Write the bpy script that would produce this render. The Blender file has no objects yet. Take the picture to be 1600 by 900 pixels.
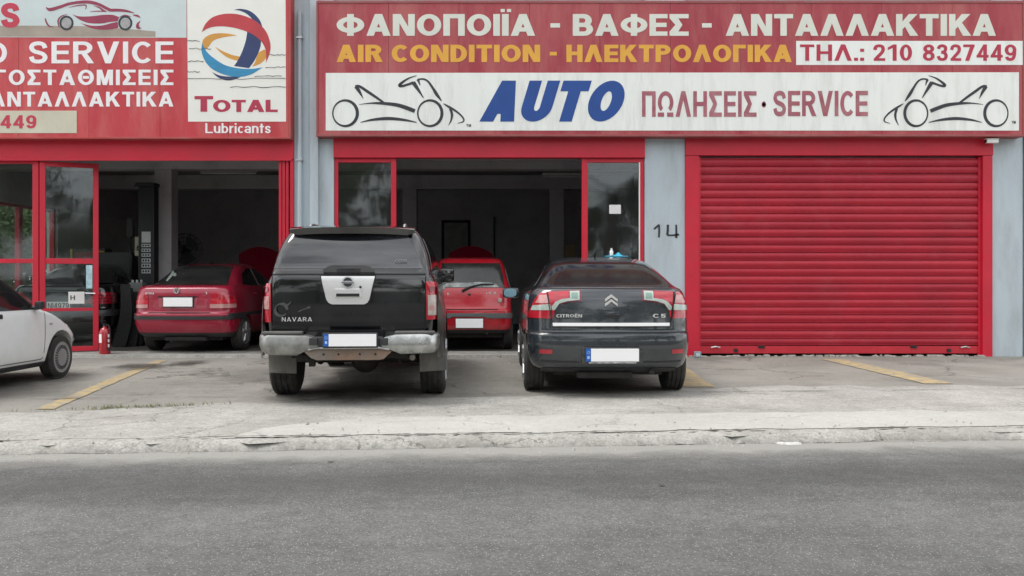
import bpy, bmesh, math, random
from mathutils import Vector, Matrix, noise
random.seed(7)
R = math.radians
sc = bpy.context.scene
col = sc.collection
# ------------------------------------------------------------------ camera, sky, sun, exposure
CAMD, CAMH, F = 14.0, 1.25, 1330.0
cam = bpy.data.cameras.new('camera'); co = bpy.data.objects.new('camera', cam); col.objects.link(co)
co.location = (0, -CAMD, CAMH); co.rotation_euler = (R(90), 0, 0)
cam.sensor_width = 36; cam.lens = 36*F/1600; cam.shift_y = -12/1600; cam.clip_start = .05; cam.clip_end = 3000
sc.camera = co
SUN_EL, SUN_AZ = 64, 262          # soft high light from behind the camera, a little to the left
world = bpy.data.worlds.new('World'); sc.world = world; world.use_nodes = True
wn, wl = world.node_tree.nodes, world.node_tree.links
bg = wn['Background']; bg.inputs['Strength'].default_value = 0.12
sky = wn.new('ShaderNodeTexSky'); sky.sky_type = 'NISHITA'; sky.sun_disc = False
sky.sun_elevation = R(SUN_EL); sky.sun_rotation = R(SUN_AZ); sky.air_density = 1.0; sky.dust_density = 3.0
tc = wn.new('ShaderNodeTexCoord'); mp = wn.new('ShaderNodeMapping'); mp.inputs['Scale'].default_value = (1, 1, 2.6)
nz = wn.new('ShaderNodeTexNoise'); nz.inputs['Scale'].default_value = 2.6; nz.inputs['Detail'].default_value = 7; nz.inputs['Roughness'].default_value = .58
rp = wn.new('ShaderNodeValToRGB'); rp.color_ramp.elements[0].position = .36; rp.color_ramp.elements[0].color = (3.7, 3.75, 3.8, 1)
rp.color_ramp.elements[1].position = .66; rp.color_ramp.elements[1].color = (9.7, 9.75, 9.8, 1)
mx = wn.new('ShaderNodeMixRGB'); mx.inputs[0].default_value = .86
wl.new(tc.outputs['Generated'], mp.inputs[0]); wl.new(mp.outputs[0], nz.inputs['Vector']); wl.new(nz.outputs['Fac'], rp.inputs[0])
wl.new(sky.outputs[0], mx.inputs[1]); wl.new(rp.outputs[0], mx.inputs[2]); wl.new(mx.outputs[0], bg.inputs['Color'])
sun = bpy.data.lights.new('sun', 'SUN'); so = bpy.data.objects.new('sun', sun); col.objects.link(so)
sun.energy = 1.3; sun.angle = R(28); sun.color = (1, .975, .94)
az = R(SUN_AZ); sd = Vector((math.sin(az)*math.cos(R(SUN_EL)), math.cos(az)*math.cos(R(SUN_EL)), math.sin(R(SUN_EL))))
so.rotation_euler = sd.to_track_quat('Z', 'Y').to_euler()
vs = sc.view_settings; vs.view_transform = 'Standard'; vs.look = 'None'; vs.gamma = 1; vs.exposure = 1.1; vs.use_curve_mapping = False
sc.cycles.max_bounces = 8

def PX(px, Y): return (px-800)*(Y+CAMD)/F
def PZ(py, Y): return CAMH+(438-py)*(Y+CAMD)/F

# ------------------------------------------------------------------ materials
MAT = {}
def mat(name, c, rough=.6, metal=0., var=.12, vs_=3., bump=0., bs=60., coat=0., dirt=None, trans=0., alpha=1., spec=.5, stretch=None, dn=.55, ds=1.6, wpos=False):
    if name in MAT: return MAT[name]
    m = bpy.data.materials.new(name); m.use_nodes = True; MAT[name] = m
    n, l = m.node_tree.nodes, m.node_tree.links
    b = n['Principled BSDF']; b.inputs['Roughness'].default_value = rough; b.inputs['Metallic'].default_value = metal
    b.inputs['Coat Weight'].default_value = coat; b.inputs['Coat Roughness'].default_value = .04
    b.inputs['Transmission Weight'].default_value = trans; b.inputs['Alpha'].default_value = alpha
    b.inputs['Specular IOR Level'].default_value = spec
    t = n.new('ShaderNodeTexCoord'); mp = n.new('ShaderNodeMapping'); l.new(n.new('ShaderNodeNewGeometry').outputs['Position'] if wpos else t.outputs['Object'], mp.inputs[0])
    if stretch: mp.inputs['Scale'].default_value = stretch
    a = n.new('ShaderNodeTexNoise'); a.inputs['Scale'].default_value = vs_; a.inputs['Detail'].default_value = 8; a.inputs['Roughness'].default_value = .62
    l.new(mp.outputs[0], a.inputs['Vector'])
    r = n.new('ShaderNodeValToRGB'); r.color_ramp.elements[0].position = .3; r.color_ramp.elements[1].position = .7
    r.color_ramp.elements[0].color = (*[x*(1-var) for x in c], 1); r.color_ramp.elements[1].color = (*[min(1, x*(1+var)) for x in c], 1)
    l.new(a.outputs['Fac'], r.inputs[0]); out = r.outputs[0]
    if dirt:
        d = n.new('ShaderNodeTexNoise'); d.inputs['Scale'].default_value = ds; d.inputs['Detail'].default_value = 10; d.inputs['Roughness'].default_value = .7
        l.new(mp.outputs[0], d.inputs['Vector'])
        dr = n.new('ShaderNodeValToRGB'); dr.color_ramp.elements[0].position = dn-.08; dr.color_ramp.elements[1].position = dn+.16
        dr.color_ramp.elements[0].color = (0, 0, 0, 1); dr.color_ramp.elements[1].color = (dirt[3],)*3+(1,)
        l.new(d.outputs['Fac'], dr.inputs[0])
        x = n.new('ShaderNodeMixRGB'); x.inputs[2].default_value = (*dirt[:3], 1); l.new(dr.outputs[0], x.inputs[0]); l.new(out, x.inputs[1]); out = x.outputs[0]
        mr = n.new('ShaderNodeMath'); mr.operation = 'MULTIPLY_ADD'; mr.inputs[1].default_value = .45; mr.inputs[2].default_value = rough
        l.new(dr.outputs[0], mr.inputs[0]); l.new(mr.outputs[0], b.inputs['Roughness'])
    l.new(out, b.inputs['Base Color'])
    if bump:
        e = n.new('ShaderNodeTexNoise'); e.inputs['Scale'].default_value = bs; e.inputs['Detail'].default_value = 4
        l.new(mp.outputs[0], e.inputs['Vector'])
        bp = n.new('ShaderNodeBump'); bp.inputs['Strength'].default_value = bump; bp.inputs['Distance'].default_value = .01
        l.new(e.outputs['Fac'], bp.inputs['Height']); l.new(bp.outputs[0], b.inputs['Normal'])
    m.diffuse_color = (*c, 1)
    return m

def glassmat(name, tint, mixd, rough=.03):
    """window glass: clear with a mirror-like Fresnel sheen and a dirty film"""
    m = bpy.data.materials.new(name); m.use_nodes = True; MAT[name] = m
    n, l = m.node_tree.nodes, m.node_tree.links; n.remove(n['Principled BSDF']); o = n['Material Output']
    tr = n.new('ShaderNodeBsdfTransparent'); tr.inputs[0].default_value = (*tint, 1)
    gl = n.new('ShaderNodeBsdfGlossy'); gl.inputs['Roughness'].default_value = rough; gl.inputs['Color'].default_value = (.9, .95, 1, 1)
    wv = n.new('ShaderNodeTexNoise'); wv.inputs['Scale'].default_value = 1.8; wb = n.new('ShaderNodeBump'); wb.inputs['Strength'].default_value = .12; wb.inputs['Distance'].default_value = .03
    l.new(wv.outputs['Fac'], wb.inputs['Height']); l.new(wb.outputs[0], gl.inputs['Normal'])
    df = n.new('ShaderNodeBsdfDiffuse'); df.inputs[0].default_value = (.25, .25, .24, 1)
    fr = n.new('ShaderNodeFresnel'); ge = n.new('ShaderNodeNewGeometry'); mi = n.new('ShaderNodeMath'); mi.operation = 'MULTIPLY_ADD'
    mi.inputs[1].default_value = 1/1.5-1.5; mi.inputs[2].default_value = 1.5; l.new(ge.outputs['Backfacing'], mi.inputs[0]); l.new(mi.outputs[0], fr.inputs[0])   # same sheen on both faces
    t = n.new('ShaderNodeTexCoord'); ns = n.new('ShaderNodeTexNoise'); ns.inputs['Scale'].default_value = 1.3; ns.inputs['Detail'].default_value = 6
    l.new(t.outputs['Object'], ns.inputs['Vector'])
    mm = n.new('ShaderNodeMath'); mm.operation = 'MULTIPLY'; mm.inputs[1].default_value = mixd*2; l.new(ns.outputs['Fac'], mm.inputs[0])
    a = n.new('ShaderNodeMixShader'); l.new(mm.outputs[0], a.inputs[0]); l.new(tr.outputs[0], a.inputs[1]); l.new(df.outputs[0], a.inputs[2])
    b = n.new('ShaderNodeMixShader'); l.new(fr.outputs[0], b.inputs[0]); l.new(a.outputs[0], b.inputs[1]); l.new(gl.outputs[0], b.inputs[2])
    l.new(b.outputs[0], o.inputs['Surface']); return m

def groundmat(name, c1, c2, scale, grain, gs, speck=None, crack=0., cs=.5, stain=None, bump=.4, rough=.9, streak=None, edge=None):
    m = bpy.data.materials.new(name); m.use_nodes = True; MAT[name] = m
    n, l = m.node_tree.nodes, m.node_tree.links; b = n['Principled BSDF']; b.inputs['Roughness'].default_value = rough
    b.inputs['Specular IOR Level'].default_value = .25
    t = n.new('ShaderNodeTexCoord'); V = t.outputs['Object']
    def nse(s, det=8, ro=.6, sc3=None):
        x = n.new('ShaderNodeTexNoise'); x.inputs['Scale'].default_value = s; x.inputs['Detail'].default_value = det; x.inputs['Roughness'].default_value = ro
        if sc3:
            q = n.new('ShaderNodeMapping'); q.inputs['Scale'].default_value = sc3; l.new(V, q.inputs[0]); l.new(q.outputs[0], x.inputs['Vector'])
        else: l.new(V, x.inputs['Vector'])
        return x.outputs['Fac']
    def ramp(f, p0, p1, a=(0, 0, 0), z=(1, 1, 1)):
        r = n.new('ShaderNodeValToRGB'); r.color_ramp.elements[0].position = p0; r.color_ramp.elements[1].position = p1
        r.color_ramp.elements[0].color = (*a, 1); r.color_ramp.elements[1].color = (*z, 1); l.new(f, r.inputs[0]); return r.outputs[0]
    def mix(fac, a, z, mode='MIX'):
        x = n.new('ShaderNodeMixRGB'); x.blend_type = mode
        if isinstance(fac, float): x.inputs[0].default_value = fac
        else: l.new(fac, x.inputs[0])
        for i, q in ((1, a), (2, z)):
            if isinstance(q, tuple): x.inputs[i].default_value = (*q, 1)
            else: l.new(q, x.inputs[i])
        return x.outputs[0]
    c = ramp(nse(scale), .33, .67, c1, c2)
    if streak: c = mix(ramp(nse(1.0, 5, .6, streak[0]), .45, .62), c, mix(1., c, (streak[1],)*3, 'MULTIPLY'))
    g = ramp(nse(gs, 3, .7), .3, .7, (1-grain,)*3, (1+grain,)*3); c = mix(1., c, g, 'MULTIPLY')
    c = mix(1., c, ramp(nse(gs*.22, 6, .7), .3, .7, (1-grain*.6,)*3, (1+grain*.6,)*3), 'MULTIPLY')
    if speck:
        v = n.new('ShaderNodeTexVoronoi'); v.inputs['Scale'].default_value = speck[0]; l.new(V, v.inputs['Vector'])
        c = mix(ramp(v.outputs['Distance'], speck[1], speck[1]+.05, (1,)*3, (0,)*3), c, speck[2])
    if stain: c = mix(ramp(nse(stain[0], 9, .65), stain[1], stain[1]+.14, (0,)*3, (stain[3],)*3), c, stain[2])
    hgt = nse(gs, 5, .7)
    if crack:
        w = n.new('ShaderNodeTexNoise'); w.inputs['Scale'].default_value = 2.5; w.inputs['Detail'].default_value = 8; w.inputs['Roughness'].default_value = .7; l.new(V, w.inputs['Vector'])
        ad = n.new('ShaderNodeMixRGB'); ad.blend_type = 'ADD'; ad.inputs[0].default_value = .55; l.new(V, ad.inputs[1]); l.new(w.outputs['Color'], ad.inputs[2])
        v = n.new('ShaderNodeTexVoronoi'); v.feature = 'DISTANCE_TO_EDGE'; v.inputs['Scale'].default_value = cs; l.new(ad.outputs[0], v.inputs['Vector'])
        k = ramp(v.outputs['Distance'], .002, .010, (1,)*3, (0,)*3)
        k = mix(1., k, ramp(nse(.9, 4), .44, .56), 'MULTIPLY')
        k = mix(1., k, (crack,)*3, 'MULTIPLY'); c = mix(k, c, (.07, .065, .055))
    l.new(c, b.inputs['Base Color'])
    bp = n.new('ShaderNodeBump'); bp.inputs['Strength'].default_value = bump; bp.inputs['Distance'].default_value = .012
    l.new(hgt, bp.inputs['Height']); l.new(bp.outputs[0], b.inputs['Normal'])
    return m

# ------------------------------------------------------------------ objects
def tag(o, label=None, cat=None, group=None, kind=None):
    if label: o['label'] = label
    if cat: o['category'] = cat
    if group: o['group'] = group
    if kind: o['kind'] = kind
    return o
def empty(name, loc=(0, 0, 0), rz=0, label=None, cat=None, group=None):
    o = bpy.data.objects.new(name, None); col.objects.link(o); o.location = loc; o.rotation_euler = (0, 0, rz); o.empty_display_size = .2
    return tag(o, label, cat, group)
def wloc(p):
    v = Vector((0, 0, 0))
    while p is not None: v += Vector(p.location); p = p.parent
    return v
def link(name, me, m, parent=None, smooth=None, label=None):
    o = bpy.data.objects.new(name, me); col.objects.link(o)
    if m is not None and not me.materials: me.materials.append(m)
    if parent is not None: o.parent = parent
    if smooth is not None:
        for p in me.polygons: p.use_smooth = True
        me.set_sharp_from_angle(angle=R(smooth))
    if label: o['label'] = label
    return o

class MB:
    def __init__(s): s.v, s.f = [], []
    def add(s, vs, fs):
        b = len(s.v); s.v += [tuple(v) for v in vs]; s.f += [tuple(b+i for i in f) for f in fs]; return s
    def box(s, x0, x1, y0, y1, z0, z1, c=0):
        if c <= 0:
            return s.add([(x, y, z) for z in (z0, z1) for y in (y0, y1) for x in (x0, x1)],
                         [(0, 2, 3, 1), (4, 5, 7, 6), (0, 1, 5, 4), (2, 6, 7, 3), (0, 4, 6, 2), (1, 3, 7, 5)])
        bm = bmesh.new(); bmesh.ops.create_cube(bm, size=1)
        for v in bm.verts: v.co = Vector(((x0+x1)/2+v.co.x*(x1-x0), (y0+y1)/2+v.co.y*(y1-y0), (z0+z1)/2+v.co.z*(z1-z0)))
        bmesh.ops.bevel(bm, geom=bm.edges[:], offset=c, segments=2, affect='EDGES', profile=.6)
        bm.verts.index_update(); s.add([v.co[:] for v in bm.verts], [[v.index for v in f.verts] for f in bm.faces]); bm.free(); return s
    def prism(s, poly, ax, a, b):
        n = len(poly)
        def P(u, w, t): return {'y': (u, t, w), 'x': (t, u, w), 'z': (u, w, t)}[ax]
        vs = [P(u, w, a) for u, w in poly]+[P(u, w, b) for u, w in poly]
        return s.add(vs, [tuple(range(n))[::-1], tuple(range(n, 2*n))]+[(i, (i+1) % n, n+(i+1) % n, n+i) for i in range(n)])
    def tube(s, pts, r, n=10, cap=True):
        pts = [Vector(p) for p in pts]; rr = r if isinstance(r, (list, tuple)) else [r]*len(pts)
        ring = []; vs = []
        up = None
        for i, p in enumerate(pts):
            t = (pts[min(i+1, len(pts)-1)]-pts[max(i-1, 0)]).normalized()
            if up is None: up = Vector((0, 0, 1)) if abs(t.z) < .9 else Vector((1, 0, 0))
            a = t.cross(up).normalized(); b2 = a.cross(t).normalized(); up = b2
            vs += [tuple(p+(a*math.cos(2*math.pi*k/n)+b2*math.sin(2*math.pi*k/n))*rr[i]) for k in range(n)]
        fs = [(i*n+k, i*n+(k+1) % n, (i+1)*n+(k+1) % n, (i+1)*n+k) for i in range(len(pts)-1) for k in range(n)]
        if cap: fs += [tuple(range(n))[::-1], tuple((len(pts)-1)*n+k for k in range(n))]
        return s.add(vs, fs)
    def lathe(s, prof, c, ax='z', n=24, cap=True):
        vs = []
        for (t, r) in prof:
            for k in range(n):
                a = 2*math.pi*k/n; u, w = r*math.cos(a), r*math.sin(a)
                vs.append({'z': (c[0]+u, c[1]+w, c[2]+t), 'x': (c[0]+t, c[1]+u, c[2]+w), 'y': (c[0]+u, c[1]+t, c[2]+w)}[ax])
        m = len(prof)
        fs = [(i*n+k, i*n+(k+1) % n, (i+1)*n+(k+1) % n, (i+1)*n+k) for i in range(m-1) for k in range(n)]
        if cap: fs += [tuple(range(n))[::-1], tuple((m-1)*n+k for k in range(n))]
        return s.add(vs, fs)
    def mesh(s, name, off=(0, 0, 0), fix=True):
        me = bpy.data.meshes.new(name); o = Vector(off)
        me.from_pydata([tuple(Vector(v)-o) for v in s.v], [], s.f)
        if fix:
            bm = bmesh.new(); bm.from_mesh(me); bmesh.ops.recalc_face_normals(bm, faces=bm.faces[:]); bm.to_mesh(me); bm.free()
        return me
    def build(s, name, m, parent=None, smooth=None, local=False, label=None, fix=True):
        off = (0, 0, 0) if (local or parent is None) else wloc(parent)
        return link(name, s.mesh(name, off, fix), m, parent, smooth, label)

def boolean(meA, meB, op):
    a = bpy.data.objects.new('t', meA); b = bpy.data.objects.new('t', meB); col.objects.link(a); col.objects.link(b)
    md = a.modifiers.new('b', 'BOOLEAN'); md.operation = op; md.object = b; md.solver = 'EXACT'
    dg = bpy.context.evaluated_depsgraph_get(); me = bpy.data.meshes.new_from_object(a.evaluated_get(dg))
    bpy.data.objects.remove(a); bpy.data.objects.remove(b); return me

# ------------------------------------------------------------------ lettering: flat cut-out letters made of strokes
def catmull(pts, k=5):
    out = []
    for i in range(len(pts)-1):
        p0, p1, p2, p3 = pts[max(i-1, 0)], pts[i], pts[i+1], pts[min(i+2, len(pts)-1)]
        for j in range(k):
            t = j/k
            out.append(tuple(.5*((2*p1[a])+(-p0[a]+p2[a])*t+(2*p0[a]-5*p1[a]+4*p2[a]-p3[a])*t*t+(-p0[a]+3*p1[a]-3*p2[a]+p3[a])*t**3) for a in range(len(p1))))
    out.append(tuple(pts[-1])); return out
def strip(pts, w, closed=False):
    """pts (x,y[,w]) -> list of quads following the line"""
    n = len(pts); L, Rr = [], []
    for i in range(n):
        a = pts[(i-1) % n] if (closed or i > 0) else pts[i]; b = pts[(i+1) % n] if (closed or i < n-1) else pts[i]
        dx, dy = b[0]-a[0], b[1]-a[1]; d = math.hypot(dx, dy) or 1
        ww = (pts[i][2] if len(pts[i]) > 2 else w)/2
        L.append((pts[i][0]-dy/d*ww, pts[i][1]+dx/d*ww)); Rr.append((pts[i][0]+dy/d*ww, pts[i][1]-dx/d*ww))
    m = n if closed else n-1
    return [[Rr[i], Rr[(i+1) % n], L[(i+1) % n], L[i]] for i in range(m)]
def glyph(ch, t, k=1.):
    h = t*.84; G = []
    def q(*p): G.append([list(p)])
    def V(x, y0=0, y1=1): q((x, y0), (x+t, y0), (x+t, y1), (x, y1))
    def H(x0, x1, y): q((x0, y), (x1, y), (x1, y+h), (x0, y+h))
    def arc(cx, cy, rx, ry, a0, a1, n=18):
        P = []
        for i in range(n):
            A, B = R(a0+(a1-a0)*i/n), R(a0+(a1-a0)*(i+1)/n)
            P.append([(cx+(rx-t)*math.cos(A), cy+(ry-h)*math.sin(A)), (cx+rx*math.cos(A), cy+ry*math.sin(A)), (cx+rx*math.cos(B), cy+ry*math.sin(B)), (cx+(rx-t)*math.cos(B), cy+(ry-h)*math.sin(B))])
        G.append(P)
    def pth(pts, w, y0=0, y1=1):
        G.append(strip([(t/2+x*(w-t), y0+h/2+y*(y1-y0-h)) for x, y in catmull(pts)], (t+h)/2))
    SP = [(1, .74), (.86, .94), (.5, 1), (.13, .93), (.02, .74), (.2, .57), (.5, .5), (.84, .41), (1, .24), (.86, .06), (.5, 0), (.13, .06), (0, .27)]
    c = {'Α': 'A', 'Β': 'B', 'Ε': 'E', 'Η': 'H', 'Ι': 'I', 'Κ': 'K', 'Μ': 'M', 'Ν': 'N', 'Ο': 'O', 'Ρ': 'P', 'Τ': 'T'}.get(ch, ch)
    w = .74
    if c in 'AΛ':
        w = .86; T = t*1.1; q((0, 0), (T, 0), (w/2+T/2, 1), (w/2-T/2, 1)); q((w-T, 0), (w, 0), (w/2+T/2, 1), (w/2-T/2, 1))
        if c == 'A': e = (w/2-T/2)*.24; H(e+T*.5, w-e-T*.5, .19)
    elif c == 'V': w = .82; T = t*1.1; q((0, 1), (T, 1), (w/2+T/2, 0), (w/2-T/2, 0)); q((w-T, 1), (w, 1), (w/2+T/2, 0), (w/2-T/2, 0))
    elif c == 'B':
        V(0); H(t, w*.55, 0); H(t, w*.52, .5-h/2); H(t, w*.52, 1-h)
        arc(w*.52, (1+.5-h/2)/2, w*.42, (.5+h/2)/2, -90, 90); arc(w*.55, (.5+h/2)/2, w*.45, (.5+h/2)/2, -90, 90)
    elif c in 'PR':
        y = .42; V(0); H(t, w*.5, y); H(t, w*.5, 1-h); arc(w*.5, (1+y)/2, w*.46, (1-y)/2, -90, 90)
        if c == 'R': q((w*.36, y+h*.5), (w*.36+t*1.15, y+h*.5), (w+.03, 0), (w+.03-t*1.2, 0))
    elif c == 'D': V(0); H(t, w*.4, 0); H(t, w*.4, 1-h); arc(w*.4, .5, w*.6, .5, -90, 90)
    elif c == 'Γ': w = .6; V(0); H(t, w, 1-h)
    elif c == 'L': w = .6; V(0); H(t, w, 0)
    elif c in 'EË':
        w = .66; V(0); H(t, w, 0); H(t, w-.03, .5-h/2); H(t, w, 1-h)
        if c == 'Ë': q((.15, 1.1), (.28, 1.1), (.28, 1.25), (.15, 1.25)); q((.42, 1.1), (.55, 1.1), (.55, 1.25), (.42, 1.25))
    elif c == 'H': w = .76; V(0); V(w-t); H(t, w-t, .5-h/2)
    elif c == 'Π': w = .76; V(0); V(w-t); H(t, w-t, 1-h)
    elif c in 'IΪ':
        w = t; V(0)
        if c == 'Ϊ': d = t*.62; q((t/2-.02-d, 1.09), (t/2-.02, 1.09), (t/2-.02, 1.23), (t/2-.02-d, 1.23)); q((t/2+.06, 1.09), (t/2+.06+d, 1.09), (t/2+.06+d, 1.23), (t/2+.06, 1.23))
    elif c == 'K':
        w = .8; V(0); q((t, .3), (t, .3+t*1.5), (w-t*1.4, 1), (w-.01, 1)); q((w*.33, .56), (w*.5, .73), (w+.02, 0), (w+.02-t*1.3, 0))
    elif c == 'M': w = .88; V(0); V(w-t); q((t*.4, 1), (t*1.35, 1), (w/2+t*.5, 0), (w/2-t*.5, 0)); q((w-t*.4, 1), (w-t*1.35, 1), (w/2-t*.5, 0), (w/2+t*.5, 0))
    elif c == 'N': w = .78; V(0); V(w-t); q((t*.2, 1), (t*1.2, 1), (w-t*.2, 0), (w-t*1.2, 0))
    elif c in 'OΘC': 
        w = .86
        if c == 'C': w = .8; arc(w/2, .5, w/2, .5, 42, 318, 24); w -= .07
        else: arc(w/2, .5, w/2, .5, 0, 360, 30)
        if c == 'Θ': H(w*.3, w*.7, .5-h/2)
    elif c == 'Ω': w = .86; arc(w/2, .56, w/2, .44, -52, 232, 26); H(0, w*.4, 0); H(w*.6, w, 0)
    elif c == 'Σ':
        w = .7; H(0, w, 0); H(0, w, 1-h); q((0, 1-h), (t*1.35, 1-h), (w*.42+t*.75, .5), (w*.42-t*.35, .5)); q((0, h), (t*1.35, h), (w*.42+t*.75, .5), (w*.42-t*.35, .5))
    elif c == 'T': w = .7; H(0, w, 1-h); V(w/2-t/2, 0, 1-h)
    elif c == 'U': w = .76; V(0, .36, 1); V(w-t, .36, 1); arc(w/2, .36, w/2, .36, 180, 360)
    elif c == 'Φ': w = .98; V(w/2-t/2); arc(w/2, .5, w/2, .37, 0, 360, 30)
    elif c == 'S': w = .7; pth(SP, w)
    elif c == '0': w = .6; arc(w/2, .5, w/2, .5, 0, 360, 26)
    elif c == '1': w = .5; V(w-t-.05); q((.02, .66), (.02, .66+h), (w-t-.03, 1), (w-t-.03, .8))
    elif c == '2': w = .6; pth([(.0, .7), (.12, .93), (.5, 1), (.88, .93), (.98, .72), (.82, .5), (.4, .24), (.05, 0)], w); H(t*.2, w, 0)
    elif c == '3': w = .6; pth([(0, .78), (.15, .95), (.5, 1), (.86, .93), (.93, .74), (.75, .57), (.38, .53)], w); pth([(.38, .53), (.83, .47), (1, .26), (.86, .06), (.5, 0), (.13, .06), (0, .25)], w)
    elif c == '4': w = .64; V(w*.56); H(0, w, .2); q((0, .2+h*.6), (t*1.1, .2+h*.6), (w*.56+t*.6, 1), (w*.56, 1))
    elif c == '5': w = .6; H(t*.3, w, 1-h); q((.06, .42), (.06+t, .42), (.1+t, 1), (.1, 1)); pth([(.05, .5), (.5, .62), (.9, .5), (1, .3), (.86, .06), (.5, 0), (.12, .06), (0, .22)], w)
    elif c == '7': w = .6; H(0, w, 1-h); q((.1, 0), (.1+t*1.1, 0), (w, 1-h*.5), (w-t*1.15, 1-h*.5))
    elif c == '8': w = .62; arc(w/2, .74, w/2-.02, .26, 0, 360, 22); arc(w/2, .29, w/2, .29, 0, 360, 22)
    elif c == '9': w = .62; arc(w/2, .66, w/2, .34, 0, 360, 22); pth([(1, .66), (.97, .32), (.8, .08), (.45, 0), (.12, .07), (.02, .2)], w)
    elif c == '-': w = .34; H(0, w, .38)
    elif c == '.': w = t; q((0, 0), (t, 0), (t, t), (0, t))
    elif c == ':': w = t; q((0, 0), (t, 0), (t, t), (0, t)); q((0, .55), (t, .55), (t, .55+t), (0, .55+t))
    elif c == '·': w = t*1.1; arc(w/2, .48, w/2, w/2, 0, 360, 12)
    elif c == ' ': w = .3
    elif c == 'u': w = .52; V(0, .22, .72); V(w-t, 0, .72); arc(w/2, .26, w/2, .26, 180, 360)
    elif c == 'n': w = .52; V(0, 0, .72); V(w-t, 0, .5); arc(w/2, .46, w/2, .26, 0, 180)
    elif c == 'b': w = .54; V(0); arc(w/2, .36, w/2, .36, 0, 360, 22)
    elif c == 'a': w = .52; V(w-t, 0, .6); arc(w/2, .22, w/2, .22, 0, 360, 20); arc(w/2, .46, w/2, .26, 0, 160)
    elif c == 'c': w = .5; arc(w/2, .36, w/2, .36, 45, 315); w = .45
    elif c == 'r': w = .34; V(0, 0, .72); arc(w*.95, .36, w*.95, .36, 90, 165)
    elif c == 'i': w = t; V(0, 0, .72); q((0, .84), (t, .84), (t, 1), (0, 1))
    elif c == 't': w = .34; V(.08, 0, .94); H(0, w, .72-h)
    elif c == 's': w = .46; pth(SP, w, 0, .72)
    return w, G
def words(items, m, S, Y, name='lettering', **k):
    for it in items:
        mb = MB(); letters(mb, *it[:5], Y, *it[5:], **k); mb.build(name, m, S)
def letters(mb, text, px0, px1, py0, py1, Y, t=.2, gap=.1, shear=0, space=None, conv=None, th=.003, step=.0004):
    """cut letters filling a box given in photo pixels on the plane Y (facing -Y)"""
    if conv: x0, z1 = conv(px0, py0); x1, z0 = conv(px1, py1)
    else: x0, x1, z0, z1 = PX(px0, Y), PX(px1, Y), PZ(py1, Y), PZ(py0, Y)
    gl = []; x = 0
    for ch in text:
        w, G = glyph(ch, t); 
        if ch == ' ' and space: w = space
        gl.append((x, G)); x += w+gap
    tot = x-gap; sx, sz = (x1-x0)/tot, (z1-z0)
    if shear: sx = (x1-x0-shear*sz)/tot
    for gx, G in gl:
        for i, polys in enumerate(G):
            for p in polys:
                mb.prism([(x0+(gx+a)*sx+shear*b*sz, z0+b*sz) for a, b in p], 'y', Y+.001, Y-th-step*i)
def pathpoly(mb, pts, Y, conv, th=.003, k=5, closed=False):
    """brush stroke of changing width, points (px,py,width in px)"""
    P = []
    for a, b, w in (catmull(pts, k) if k > 1 else pts):
        x, z = conv(a, b); x2, _ = conv(a+w, b); P.append((x, z, abs(x2-x)))
    for qd in strip(P, 0, closed): mb.prism(qd, 'y', Y+.001, Y-th)

# ------------------------------------------------------------------ shared materials
M_red = mat('red gloss frame paint', (.56, .011, .035), .42, var=.10, vs_=1.2, bump=.05, bs=20, dirt=(.34, .04, .05, .3))
M_redsh = mat('faded red shutter paint', (.40, .008, .026), .5, var=.14, vs_=1.1, dirt=(.42, .09, .10, .3), dn=.62, wpos=True, bump=.25, bs=3)
M_wall = mat('pale blue grey wall paint', (.47, .54, .58), .85, var=.05, vs_=1.5, bump=.35, bs=30, dirt=(.30, .32, .32, .5), dn=.55, ds=1.1, stretch=(2.5, 2.5, .6))
M_fascia = mat('grey concrete fascia', (.30, .32, .32), .9, var=.15, vs_=2, bump=.3)
M_int = mat('greyed interior plaster', (.50, .485, .50), .95, var=.08, vs_=1.2, bump=.2, dirt=(.20, .19, .20, .5), dn=.58)
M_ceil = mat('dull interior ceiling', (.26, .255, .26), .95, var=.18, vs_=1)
M_glass = glassmat('shop window glass', (.84, .88, .86), .02)
M_black = mat('black rubber', (.014, .014, .015), .75, var=.3, vs_=8, bump=.2)
M_plast = mat('dark grey plastic', (.03, .031, .033), .55, var=.15)
M_white = mat('white print film', (.80, .82, .78), .45, var=.04, vs_=1.5, dirt=(.48, .49, .45, .5), dn=.56, stretch=(3, 1, .5))
M_signred = mat('red print film', (.33, .028, .045), .45, var=.10, vs_=.8, dirt=(.50, .18, .16, .55), dn=.50, ds=.9, wpos=True, stretch=(2.2, 1, .5))
M_steel = mat('brushed metal', (.5, .5, .5), .35, metal=.9, var=.1)
M_chrome = mat('chrome trim', (.75, .76, .77), .12, metal=1, var=.04)
M_yel = mat('worn yellow road paint', (.42, .30, .11), .85, var=.2, vs_=5, dirt=(.22, .205, .175, 1.), dn=.44, ds=7, bump=.3)

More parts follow.
